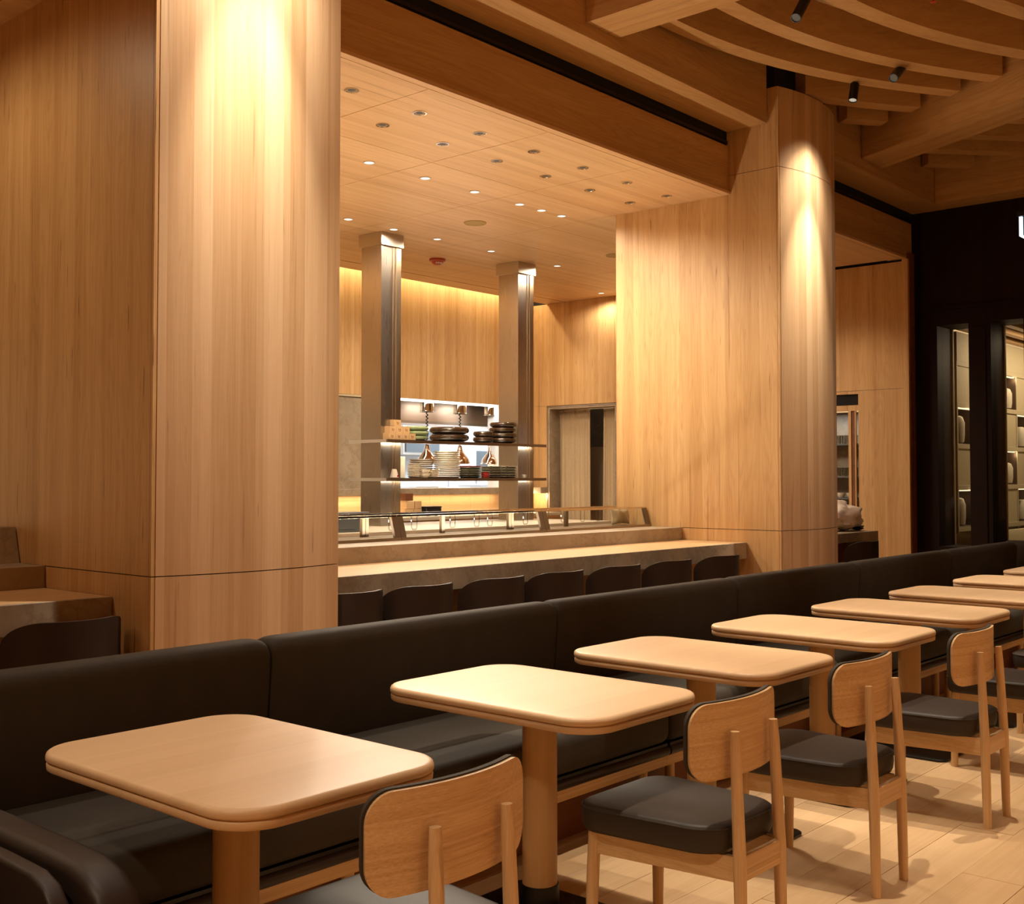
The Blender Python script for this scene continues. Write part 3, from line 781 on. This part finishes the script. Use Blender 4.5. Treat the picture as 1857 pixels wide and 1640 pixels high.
for a, nm in ((-.62, 'a'), (.08, 'b')):
    d = MB().box(a, -.03, .9, a + .62, 0, 2.0).build('door', 'whitepaint', fr, bevel=.004)
    MB().box(a + .06, -.034, 1.40, a + .56, -.03, 1.94).build('door_glass', 'greybox', d)
    MB().tube([(a + .03, -.06, 1.1), (a + .03, -.06, 1.5)], .01, 6).build('handle', 'chrome', d)
ov = thing('wall_oven', 'dark fronted oven high on the white service wall', 'oven', (13.9, 14.2, 1.85))
MB().box(-.45, 0, 0, .45, .38, .5).build('body', 'steelx', ov); MB().box(-.40, -.02, .04, .40, 0, .42).build('door', 'greybox', ov)
pt = thing('service_table', 'steel service table with white appliances beyond the pass', 'table', (13.8, 13.0, 0))
MB().box(-1.5, -.35, .86, 2.2, .35, .90).build('top', 'steelx', pt)
for (x, y) in ((-1.4, -.3), (-1.4, .3), (2.1, -.3), (2.1, .3)): MB().box(x - .02, y - .02, 0, x + .02, y + .02, .86).build('leg', 'steel', pt)
for i, (x, w, h, mat) in enumerate(((-1.1, .5, .42, 'whitepaint'), (-.4, .55, .40, 'steelx'), (.35, .5, .44, 'whitepaint'), (1.1, .7, .40, 'whitepaint'))):
    t = thing('countertop_appliance', '%s appliance from the left on the service table' % ORD[i], 'appliance', (13.6 + x, 12.9, .90), 0, 'appliances on the service table')
    MB().box(-w / 2, -.25, 0, w / 2, .25, h).build('body', mat, t, bevel=.006)
    MB().box(-w / 2 + .05, -.256, h * .45, w / 2 - .12, -.25, h * .85).build('front_panel', 'greybox' if i % 2 else 'whiteboard', t)
    MB().box(w / 2 - .09, -.258, h * .5, w / 2 - .05, -.25, h * .7).build('control', 'black', t)

# blocks and trays on the back ledge below the pass
for i, (x, z, w, mat) in enumerate(((10.62, .93, .16, 'masu'), (10.78, .93, .14, 'masu'), (10.64, 1.035, .14, 'ashx'), (10.79, 1.035, .12, 'masu'), (10.62, 1.14, .14, 'redwood'))):
    o = MB().box(-w / 2, -.07, 0, w / 2, .07, .10).build('wooden_block', mat, bevel=.003); o.location = (x, 11.16, z)
    tag(o, '%s wooden block of the pile against the lit back wall' % ORD[i], 'block', 'wooden blocks on the back counter')
bc = thing('back_counter', 'long back counter under the lit wooden splashback', 'counter', (10.6, 11.2, 0))
MB().box(-4, -.45, .89, 2.9, .24, .93).build('worktop', 'whiteboard', bc); MB().box(-4, -.40, 0, 2.9, .24, .89).build('body', 'counter', bc)
t = thing('black_tray', 'black lidded tray on the back counter', 'tray', (11.0, 11.1, .93)); rr_loft(MB(), .30, .2, .02, [(.01, 0), (0, .01), (0, .10), (.006, .11)], 4).build('tray_body', 'black', t, smooth=True); rr_loft(MB(), .31, .21, .02, [(0, .112), (0, .13), (.01, .135)], 4).build('lid', 'black', t, smooth=True)
t = thing('grey_appliance', 'dark grey box on the prep island seen through the glass case', 'appliance', (7.15, 8.42, .93)); MB().box(-.28, -.1, 0, .28, .1, .19).build('body', 'greybox', t, bevel=.006); MB().box(-.25, -.104, .03, .1, -.1, .16).build('front_panel', 'greybox', t)
light('splash_led', 'AREA', (11.4, 11.36, 1.205), 3.5, (1, .76, .46), (11.4, 11.40, .6), 2.6, sy=.04)
light('splash_led', 'AREA', (9.3, 11.36, 1.205), 2.6, (1, .76, .46), (9.3, 11.40, .6), 1.6, sy=.04)
light('niche_led', 'POINT', (13.35, 11.24, 1.17), 2.2, (1, .72, .40), size=.03)
# cove light at the top of the back wall
light('cove_led', 'AREA', (8.6, 11.25, 4.35), 42, (1, .78, .46), (8.6, 11.40, 3.0), 9.6, sy=.06)

# curtains
def curtain(y0, y1, label, amp, seed):
    r = random.Random(seed); n = 90; m = 26; ph = [r.random() * 6 for _ in range(4)]
    vs = []; fs = []
    for j in range(m + 1):
        z = 2.485 - 2.40 * j / m; q = j / m
        for i in range(n + 1):
            t = i / n; yy = y0 + (y1 - y0) * t
            a = amp * (.35 + .65 * min(1, q * 1.6))
            d = a * (math.sin(t * 19 * (y1 - y0) / .6 + ph[0] + .5 * q) + .5 * math.sin(t * 37 * (y1 - y0) / .6 + ph[1] - .6 * q)) + .006 * (1 - q) * math.sin(t * 95)
            d += .05 * math.exp(-((t - .30) / .08) ** 2) * q
            vs.append((XR + .235 + d, yy - .02 * q * (t - .5), z))
    for j in range(m):
        for i in range(n):
            a = j * (n + 1) + i; fs.append((a, a + 1, a + n + 2, a + n + 1))
    t = thing('doorway_curtain', label, 'curtain', (0, 0, 0), 0, 'linen curtains in the kitchen doorway')
    o = MB().add(vs, fs).build('cloth', 'linen', t, smooth=True, angle=180)
    s = o.modifiers.new('solid', 'SOLIDIFY'); s.thickness = .003
    MB().tube([(XR + .235, y0 + .005, 2.478), (XR + .235, y1 - .005, 2.478)], .012, 8).build('rod_pocket', 'linen', t, smooth=True)
curtain(11.02, 10.44, 'wide beige linen curtain on the left of the doorway', .026, 3)
curtain(10.17, 9.81, 'narrow beige linen curtain on the right of the doorway', .022, 5)
o = MB().tube([(XR + .235, 9.80, 2.495), (XR + .235, 11.03, 2.495)], .008, 8).build('curtain_rod', 'chrome', smooth=True); tag(o, 'slim metal rod carrying the linen curtains', 'rod')
o = MB().lathe([(0, 0), (.90, 0), (.90, .05), (0, .05)], n=64).build('round_screen', 'greydisc'); o.rotation_euler = (0, R(90), 0); o.location = (14.7, 11.05, 1.05); tag(o, 'round taupe screen in the dark passage behind the curtains', 'screen')
light('passage_lamp', 'POINT', (14.3, 9.6, 2.6), 5, WARM, size=.1)
light('doorway_lamp', 'SPOT', (12.6, 10.3, 4.08), 22, WARM2, (13.6, 10.4, 1.6), .04, 80, 1)

# ceiling fittings in the alcove
def downlight(x, y, label, openr):
    t = thing('recessed_downlight', label, 'downlight', (x, y, 4.12), 0, 'recessed downlights in the alcove ceiling')
    r = .052 if openr else .05
    MB().lathe([(r, -.0005), (r, -.006), (r * .86, -.006), (r * .80, -.001)], n=28, caps=False).build('trim_ring', 'chrome' if openr else 'whiteboard', t, smooth=True, angle=30)
    if openr:
        MB().lathe([(r * .9, -.003), (r * .62, -.0016), (0, -.0016)], n=28, caps=False).build('reflector', 'bronze', t, smooth=True)
        MB().lathe([(r * .5, -.0025), (0, -.0025)], n=20, caps=False).build('lens', 'lensdim', t)
    else:
        MB().lathe([(r * .84, -.003), (0, -.003)], n=24, caps=False).build('lens', 'lenshot', t)
for i, (x, y) in enumerate(DOWN_A): downlight(x, y, '%s open downlight from the left, front row above the counter' % ORD[i], True)
for i, (x, y) in enumerate(DOWN_B): downlight(x, y, '%s open downlight from the left, second row above the counter' % ORD[i], True)
for i, (x, y) in enumerate(DOWN_C): downlight(x, y, '%s flush downlight from the left, middle of the alcove ceiling' % ORD[i], False)
for i, (x, y) in enumerate(DOWN_D): downlight(x, y, '%s flush downlight from the left, rear row near the steel posts' % ORD[i], False)
for (x, y, l) in ((8.675, 8.08, 'round tan speaker grille in front of the steel posts'), (11.06, 8.0, 'round tan speaker grille half hidden by the far pillar')):
    t = thing('ceiling_speaker', l, 'speaker', (x, y, 4.12)); MB().lathe([(.118, -.0005), (.118, -.008), (.105, -.009), (.105, -.004)], n=40, caps=False).build('rim', 'speaker', t, smooth=True, angle=30); MB().lathe([(.106, -.006), (0, -.007)], n=40, caps=False).build('grille', 'speaker', t)
t = thing('fire_alarm', 'red dome fire alarm on the alcove ceiling', 'alarm', (9.83, 9.785, 4.12))
MB().lathe([(.10, 0), (.10, -.022), (.09, -.03), (0, -.03)], n=32, caps=False).build('base', 'redplastic', t, smooth=True, angle=40)
MB().lathe([(.075, -.03), (.065, -.055), (.04, -.07), (0, -.075)], n=32, caps=False).build('dome', 'redplastic', t, smooth=True, angle=60)
mk = MB()
for k in range(5): a = R(215 + 22 * k); mk.box(.066 * math.cos(a) - .007, .066 * math.sin(a) - .007, -.062, .066 * math.cos(a) + .007, .066 * math.sin(a) + .007, -.045)
mk.build('white_marking', 'whitepaint', t)
t = thing('dome_camera', 'small dark dome camera at the kitchen ceiling corner', 'camera', (12.85, 10.95, 4.12)); MB().lathe([(.06, 0), (.06, -.02), (.05, -.03)], n=24, caps=False).build('base', 'black', t, smooth=True, angle=40); MB().lathe([(.045, -.03), (.04, -.06), (.02, -.075), (0, -.08)], n=24, caps=False).build('dome', 'black', t, smooth=True, angle=60)

# cylinder spotlights hung between the ribs
def spotfix(p0, p1, label, lit='lens'):
    p0, p1 = Vector(p0), Vector(p1); d = (p0 - p1).normalized()
    t = thing('cylinder_spotlight', label, 'spotlight', p1, 0, 'black cylinder spotlights between the ribs')
    L = (p0 - p1).length
    b = MB().lathe([(0, 0), (.036, 0), (.040, .004), (.040, L), (.034, L), (.033, L - .012), (0, L - .012)], n=28, caps=False).build('housing', 'black', t, smooth=True, angle=35)
    b.rotation_euler = d.to_track_quat('Z', 'Y').to_euler()
    l = MB().lathe([(.033, L - .008), (0, L - .008)], n=24, caps=False).build('lens', lit, t); l.rotation_euler = b.rotation_euler
    MB().tube([(0, 0, .01), (0, 0, 5.5 - p1.z)], .008, 8).build('stem', 'black', t, smooth=True)
spotfix((9.75, 4.40, 4.875), (9.80, 4.40, 5.04), 'black cylinder spotlight aimed straight down beside the far pillar')
spotfix((9.58, 3.95, 4.929), (9.80, 3.95, 5.10), 'tilted black cylinder spotlight right of the downward one', 'lensdim')
spotfix((7.868, 4.0, 4.946), (8.03, 4.0, 5.14), 'tilted black cylinder spotlight high near the top edge', 'lensdim')

t = thing('sprinkler_head', 'small reddish sprinkler head between the ribs at the top edge', 'sprinkler', (8.69, 3.26, 5.12))
MB().lathe([(.012, 0), (.022, .004), (.022, .008), (.008, .012), (.008, .03), (.014, .034), (.014, .38), (0, .38)], n=16).build('head', 'redplastic', t, smooth=True, angle=40)
# hanging lit sign
t = thing('hanging_sign', 'blue white lit hanging sign before the dark end wall', 'sign', (11.5, 3.494, 3.76))
MB().box(0, -.012, .035, .42, .012, .215).build('sign_plate', 'glass', t)
MB().box(-.004, -.014, .03, .030, .014, .22).box(.030, -.014, .03, .42, .014, .042).build('lit_edge', 'sign', t)
MB().box(-.01, -.03, .225, .45, .03, .27).build('canopy', 'black', t)
MB().tube([(.2, 0, .27), (.2, 0, 1.5)], .01, 8).build('stem', 'black', t)

# ================================================================== RIGHT ALCOVE
t = thing('stone_counter', 'stone counter end in the far right alcove', 'counter', (12.3, 5.3, 0))
MB().box(-1.75, 0, .76, 0, 1.2, .86).build('stone_top', 'stone', t, bevel=.003); MB().box(-.05, 0, 0, 0, 1.2, .759).build('stone_side', 'stone', t); MB().box(-1.7, .35, 0, -.052, 1.2, .758).build('base', 'redwood', t)
def crumple(n, s, seed):
    r = random.Random(seed); bm = bmesh.new(); bmesh.ops.create_icosphere(bm, subdivisions=4, radius=1)
    from mathutils import noise as mn
    for v in bm.verts:
        p = v.co.copy(); k = 1 + .22 * abs(mn.noise(p * 3.1 + Vector((seed, seed, 0)))) + .10 * abs(mn.noise(p * 9)) + .28 * mn.noise(p * 1.7 + Vector((seed, 0, 0))) + .14 * abs(mn.noise(p * 5 + Vector((0, seed, 0))))
        v.co = Vector((p.x * s[0] * k, p.y * s[1] * k, max(p.z, -.75) * s[2] * k))
    mn_z = min(v.co.z for v in bm.verts)
    for v in bm.verts: v.co.z -= mn_z
    vs = [tuple(v.co) for v in bm.verts]; fs = [tuple(l.index for l in f.verts) for f in bm.faces]; bm.free()
    return MB().add(vs, fs)
t = thing('covered_machine', 'crumpled pale plastic sheet draped over gear on the far alcove counter', 'sheet', (11.98, 5.62, .861))
crumple(0, (.26, .22, .15), 4).build('sheet', 'sheet', t, smooth=True, angle=60)
o = crumple(0, (.17, .12, .11), 9).build('sheet_fold', 'sheet', t, smooth=True, angle=60); o.location = (.02, .05, .13)
o = crumple(0, (.07, .06, .03), 2).build('dark_gear', 'black', t, smooth=True, angle=60); o.location = (.06, -.12, .16)
o = crumple(0, (.08, .06, .03), 6).build('dark_gear', 'black', t, smooth=True, angle=60); o.location = (.27, -.1, .0)
# glassware cabinet set in the alcove side wall
t = thing('glassware_cabinet', 'built in glassware cabinet with dark vent in the alcove wall', 'cabinet', (13.57, 6.075, 0))
MB().box(.0, 0, 0, .03, .016, 2.538).box(0, 1.2, 0, .03, 1.3, 2.538).box(0, .016, 2.50, .03, 1.2, 2.538).box(0, .016, 2.29, .03, 1.2, 2.36).build('face_frame', 'wall', t)
MB().box(.025, .016, 2.36, .03, 1.2, 2.50).build('vent', 'recess', t)
MB().box(0, .05, .85, .025, .065, 2.29).box(0, .115, .85, .025, .15, 2.29).build('door_stile', 'wall', t)
MB().box(.012, .065, .85, .018, .115, 2.29).build('dark_panel', 'redwood', t)
MB().box(.45, .0, 0, .47, 1.25, 2.30).build('back', 'stone', t)
MB().box(.03, -.015, 0, .45, .0, 2.3).build('side', 'steel', t)
for z in (.86, 1.18, 1.45, 1.86): MB().box(.03, .016, z, .45, 1.2, z + .02).build('shelf', 'greybox', t)
light('cabinet_led', 'AREA', (13.72, 6.6, 2.27), 1.8, COOL, (13.8, 6.6, 0), .8, sy=.2)
gi = 0
gl = None
for (z, nm) in ((1.88, 'top'), (1.47, 'middle')):
    for k in range(6):
        for q in range(2):
            if gl is None: o = gl = MB().lathe([(.028, 0), (.032, .11), (.030, .11), (.026, .006), (0, .006)], n=16, caps=False).build('tumbler', 'acrylic', smooth=True)
            else: o = gl.copy(); COL.objects.link(o)
            o.location = (13.66 + q * .11, 6.22 + k * .075, z)
            tag(o, '%s clear tumbler, %s row on the %s shelf of the glassware cabinet' % (ORD[k], ('front', 'back')[q], nm), 'glass', 'tumblers in the glassware cabinet')
for k in range(3):
    o = MB().lathe([(.03, 0), (.05, .03), (.055, .06), (.05, .06), (.0, .02)], n=18, caps=False).build('small_bowl', 'cream', smooth=True); o.location = (13.68, 6.25 + k * .13, 1.20)
    tag(o, '%s small cream bowl on the lower shelf of the glassware cabinet' % ORD[k], 'bowl', 'bowls in the glassware cabinet')

# ================================================================== SEATING HELPERS
def outline_se(w, h, r, n=10): return rrect(w, h, r, n)
def curved_panel(mb, w, h, rc, rad, th, zc, y0, k=6, puff=0.0, asym=None):
    """panel bent in plan about z: centre face at y0, ends sweep to +y."""
    raw = rrect(w, h, rc, 10) if asym is None else asym
    base = []
    for i, p in enumerate(raw):
        q = raw[(i + 1) % len(raw)]; d = math.hypot(q[0] - p[0], q[1] - p[1]); m = max(1, int(d / .022))
        base += [(p[0] + (q[0] - p[0]) * j / m, p[1] + (q[1] - p[1]) * j / m) for j in range(m)]
    def mp(a, b, off, s):
        ang = a / rad
        rr = rad + off
        return (rr * math.sin(ang), y0 + rad - rr * math.cos(ang), zc + b)
    rings = []
    scales = [0.02] + [i / k for i in range(1, k)] + [1.0]
    back = [[mp(a * s, b * s, 0, s) for a, b in base] for s in scales]
    front = []
    for s in scales[::-1]:
        e = -th - puff * (1 - s ** 4)
        front.append([mp(a * s, b * s, e, s) for a, b in base])
    mb.loft(back + front)
    return mb

# ---- dining chairs
def chair_seat():
    mb = MB(); N = 12
    def ring(ins, z):
        out = []
        for x, y in rrect(.485 - 2 * ins, .49 - 2 * ins, max(.10 - ins, .02), N):
            t = (y + .245) / .49
            out.append((x * (.80 + .20 * t), y + .02, z))
        return out
    prof = [(.03, .372), (.008, .376), (.001, .39), (-.002, .415), (-.001, .442), (.002, .449), (.007, .454), (.02, .457), (.07, .461), (.15, .463)]
    return mb.loft([ring(i, z) for i, z in prof]), ring(-.001, .446)
def make_chair():
    t = thing('dining_chair', 'x', 'chair', (0, 0, 0), 0, 'wooden dining chairs along the tables')
    mb, rg = chair_seat(); s = mb.build('seat', 'seatleather', t, smooth=True, angle=60)
    MB().tube(rg, .0028, 6, True).build('piping', 'leather', s, smooth=True)
    def leg(path, rad): return MB().tube(path, rad, 14).build('leg', 'ashv', t, smooth=True, angle=50)
    for sx in (-1, 1):
        leg([(sx * .183, .225, 0), (sx * .180, .222, .20), (sx * .176, .215, .372)], [.0165, .0195, .0195])
        leg([(sx * .118, -.262, 0), (sx * .118, -.256, .35), (sx * .114, -.243, .66), (sx * .113, -.240, .722)], [.0165, .0195, .016, .013])
        a, b = Vector((sx * .176, .215)), Vector((sx * .118, -.255)); d = (b - a).normalized(); n = Vector((-d.y, d.x)) * .010
        MB().prism([tuple(a + n), tuple(b + n), tuple(b - n), tuple(a - n)], .298, .37).build('side_rail', 'ashy', t, bevel=.002)
    MB().box(-.115, -.266, .298, .115, -.244, .37).build('rear_rail', 'ashx', t, bevel=.002)
    MB().box(-.17, .207, .298, .17, .228, .37).build('front_rail', 'ashx', t, bevel=.002)
    curved_panel(MB(), .51, .218, .066, .60, .010, .694, -.226).build('back_shell', 'ashx', t, smooth=True, angle=45)
    curved_panel(MB(), .512, .219, .066, .588, .014, .697, -.2155, 6, .016).build('back_cushion', 'leather', t, smooth=True, angle=50)
    return t
CH = [(1.818, 1.94, 'nearest wooden dining chair, at the first table'), (3.018, 1.925, 'second wooden dining chair from the front, whole seat in view'),
      (3.953, 1.935, 'third wooden dining chair from the front, long floor shadow'), (4.998, 1.91, 'fourth wooden dining chair from the front'),
      (6.008, 1.90, 'fifth wooden dining chair, cut by the right edge'), (6.998, 1.89, 'farthest visible wooden dining chair at the right edge')]
cproto = None
for x, y, l in CH:
    c = cproto = make_chair() if cproto is None else copy_tree(cproto)
    c.location = (x, y, 0); c['label'] = l

# ---- tables
def make_table():
    t = thing('cafe_table', 'x', 'table', (0, 0, 0), 0, 'wooden two seat tables along the banquette')
    rr_loft(MB(), .655, .925, .125, [(.02, .690), (.007, .6915), (.003, .695), (.002, .708), (.004, .7115), (.009, .7125), (.009, .715), (.002, .7165), (0, .720), (0, .7285), (.0025, .735), (.008, .739), (.016, .74), (.12, .74)], 14).build('tabletop', 'table', t, smooth=True, angle=70)
    MB().lathe([(.059, .055), (.059, .692)], n=40).build('column', 'pole', t, smooth=True, angle=40)
    MB().lathe([(.066, .014), (.066, .085), (.064, .09), (.059, .09)], n=40).build('collar', 'black', t, smooth=True, angle=40)
    rr_loft(MB(), .62, .60, .05, [(.004, 0), (0, .003), (0, .011), (.006, .015)], 8).build('base_plate', 'black', t, smooth=True, angle=40)
    return t
tl = ['nearest pale wooden table, at lower left', 'second pale wooden table from the front', 'third wooden table from the front, evenly lit', 'fourth wooden table from the front, brightly lit', 'fifth wooden table from the front', 'sixth wooden table from the front, brightly lit', 'seventh wooden table near the bench corner', 'farthest wooden table at the right edge']
tproto = None
for x, l in zip(TX, tl):
    c = tproto = make_table() if tproto is None else copy_tree(tproto)
    c.location = (x, 2.48, 0); c['label'] = l
    for ch in c.children:
        if ch.name.startswith('base_plate'): ch.scale = (.50, .70, 1) if x < 3.5 else (1, 1, 1)

# ---- banquette
def cushion(mb, x0, x1, y0, y1, z0, z1, r=.04, bulge=.0, n=6, lean=0.0):
    """soft box: superellipsoid-like loft along x"""
    L = x1 - x0; m = 14; rings = []
    def sec(s, k):
        pts = []
        for (yy, zz) in rrect((y1 - y0) * s, (z1 - z0) * s, r * s, n, 0, 0):
            yc, zc = (y0 + y1) / 2, (z0 + z1) / 2
            pts.append((k, yc + yy + lean * (zz / (z1 - z0)), zc + zz))
        return pts
    xs_ = [(0, .90), (.006, .94), (.016, .972), (.034, .992), (.06, 1.0)]
    seq = [(x0 + d, s) for d, s in xs_] + [(x0 + L * i / 6, 1.0) for i in range(1, 6)] + [(x1 - d, s) for d, s in xs_[::-1]]
    return mb.loft([sec(s, k) for k, s in seq])
def make_bench(L, label, cut=0.0, cut0=0.0):
    t = thing('banquette', label, 'bench', (0, 0, 0), 0, 'black leather banquette sections')
    h = L / 2; hs = h - cut; h0 = -h + cut0
    cushion(MB(), -h + .004, h - .004, .0, .15, .40, .868, .055, lean=-.03).build('back_cushion', 'leather', t, smooth=True, angle=60)
    cushion(MB(), h0 + .004, hs - .004, -.64, .02, .305, .47, .05).build('seat_cushion', 'leather', t, smooth=True, angle=60)
    MB().tube([(h0 + .006, -.612, .272), (hs - .006, -.612, .272)], .022, 10).build('front_roll', 'leather2', t, smooth=True, angle=50)
    MB().box(h0 + .01, -.62, .285, hs - .01, .12, .304).build('seat_board', 'black', t)
    MB().box(h0, -.612, .205, hs, -.590, .252).build('front_rail', 'ashx', t, bevel=.002)
    MB().box(-h + .002, .15, .0, h - .002, .17, .845).build('back_board', 'redwood', t)
    MB().box(h0 + .002, -.49, .0, hs - .002, -.47, .252).build('plinth', 'redwood', t)
    for x in (h0 + .09, hs - .12):
        MB().tube([(x, -.565, 0), (x, -.565, .2)], .021, 12).build('leg', 'ashv', t, smooth=True, angle=50)
        MB().tube([(x - .02, -.46, .18), (x - .02, -.34, .18)], .02, 10).build('cross_dowel', 'ashv', t, smooth=True, angle=50)
    return t
BX = [1.40, 2.545, 4.19, 5.86, 7.51, 9.22, 10.86]
bl = ['nearest black leather banquette section, behind the first table', 'second black leather banquette section, behind the second and third tables', 'third black leather banquette section', 'fourth black leather banquette section', 'fifth black leather banquette section', 'last straight banquette section before the corner']
for i in range(6):
    b = make_bench(BX[i + 1] - BX[i], bl[i], .52 if i == 5 else 0); b.location = ((BX[i] + BX[i + 1]) / 2, 3.375, 0)
b = make_bench(1.7, 'black leather banquette section turning the corner at the right edge', 0, .24); b.location = (11.03, 2.70, 0); b.rotation_euler = (0, 0, R(-90))

# ---- leather armchair at lower left
t = thing('leather_armchair', 'dark leather armchair with padded arm at the lower left corner', 'armchair', (.95, 2.75, 0))
def arm(mb, x, w, zt, y0, y1, dz):
    rings = []
    prof = [(0, .30), (.012, .62), (.04, .86), (.09, .98), (.16, 1.0), (.35, 1.0), (.6, 1.0), (.8, 1.0), (.92, 1.0), (1, .96)]
    for q, s in prof:
        yy = y0 + (y1 - y0) * q; drop = .05 * max(0, 1 - q / .22) ** 2
        rings.append([(x + a * (.7 + .3 * s), yy, zt - dz / 2 - drop + b * s) for a, b in rrect(w, dz, min(w, dz) * .26, 6)])
    return mb.loft(rings)
arm(MB(), .365, .105, .608, -.50, .36, .15).build('arm_cushion', 'leather2', t, smooth=True, angle=60)
arm(MB(), .262, .045, .600, -.46, .36, .34).build('arm_shell', 'leather2', t, smooth=True, angle=60)
arm(MB(), -.365, .105, .608, -.50, .36, .15).build('arm_cushion', 'leather2', t, smooth=True, angle=60)
rr_loft(MB(), .44, .78, .06, [(.03, .26), (0, .30), (0, .38), (.04, .41)], 6, 0, .0).build('seat', 'leather2', t, smooth=True, angle=60)
rr_loft(MB(), .70, .14, .06, [(.03, .26), (0, .30), (0, .62), (.04, .66)], 6, 0, .46).build('backrest', 'leather2', t, smooth=True, angle=60)
for x in (-.35, .35):
    for y in (-.36, .42): MB().tube([(x, y, 0), (x, y, .39)], .018, 10).build('leg', 'black', t, smooth=True)

# ---- counter stools
def stool_outline(w, h):
    pts = []
    def corner(cx, cy, rx, ry, a0):
        for k in range(11):
            a = R(a0 + 9 * k); pts.append((cx + rx * math.cos(a), cy + ry * math.sin(a)))
    corner(w / 2 - .22, h / 2 - .13, .22, .13, 0); corner(-w / 2 + .22, h / 2 - .13, .22, .13, 90)
    corner(-w / 2 + .05, -h / 2 + .05, .05, .05, 180); corner(w / 2 - .05, -h / 2 + .05, .05, .05, 270)
    return pts
def make_stool():
    t = thing('counter_stool', 'x', 'chair', (0, 0, 0), 0, 'dark leather chairs at the counter')
    curved_panel(MB(), .80, .46, .1, .312, .022, .558, -.24, 8, .012, stool_outline(.80, .46)).build('backrest', 'leather2', t, smooth=True, angle=50)
    rr_loft(MB(), .44, .44, .12, [(.03, .41), (0, .43), (0, .46), (.03, .49), (.12, .495)], 8).build('seat', 'leather2', t, smooth=True, angle=60)
    MB().box(-.17, -.17, .39, .17, .17, .41).build('seat_frame', 'black', t)
    for sx in (-1, 1):
        for sy in (-1, 1): MB().tube([(sx * .20, sy * .20, 0), (sx * .16, sy * .16, .40)], [.011, .015], 10).build('leg', 'black', t, smooth=True)
    return t
sproto = None
SX = [(4.42, 'first dark leather chair at the long counter, beside the near pillar'), (5.02, 'second dark leather chair from the left at the long counter'), (5.72, 'third dark leather chair from the left at the long counter'), (6.38, 'fourth dark leather chair from the left at the long counter'), (7.10, 'fifth dark leather chair from the left at the long counter'), (7.83, 'sixth dark leather chair from the left at the long counter'), (8.60, 'seventh dark leather chair, nearest the far pillar'),
      (2.70, 'dark leather chair at the short counter left of the near pillar'), (11.5, 'dark leather chair under the far alcove stone counter')]
for x, l in SX:
    c = sproto = make_stool() if sproto is None else copy_tree(sproto)
    c.location = (x, 5.22, 0); c['label'] = l
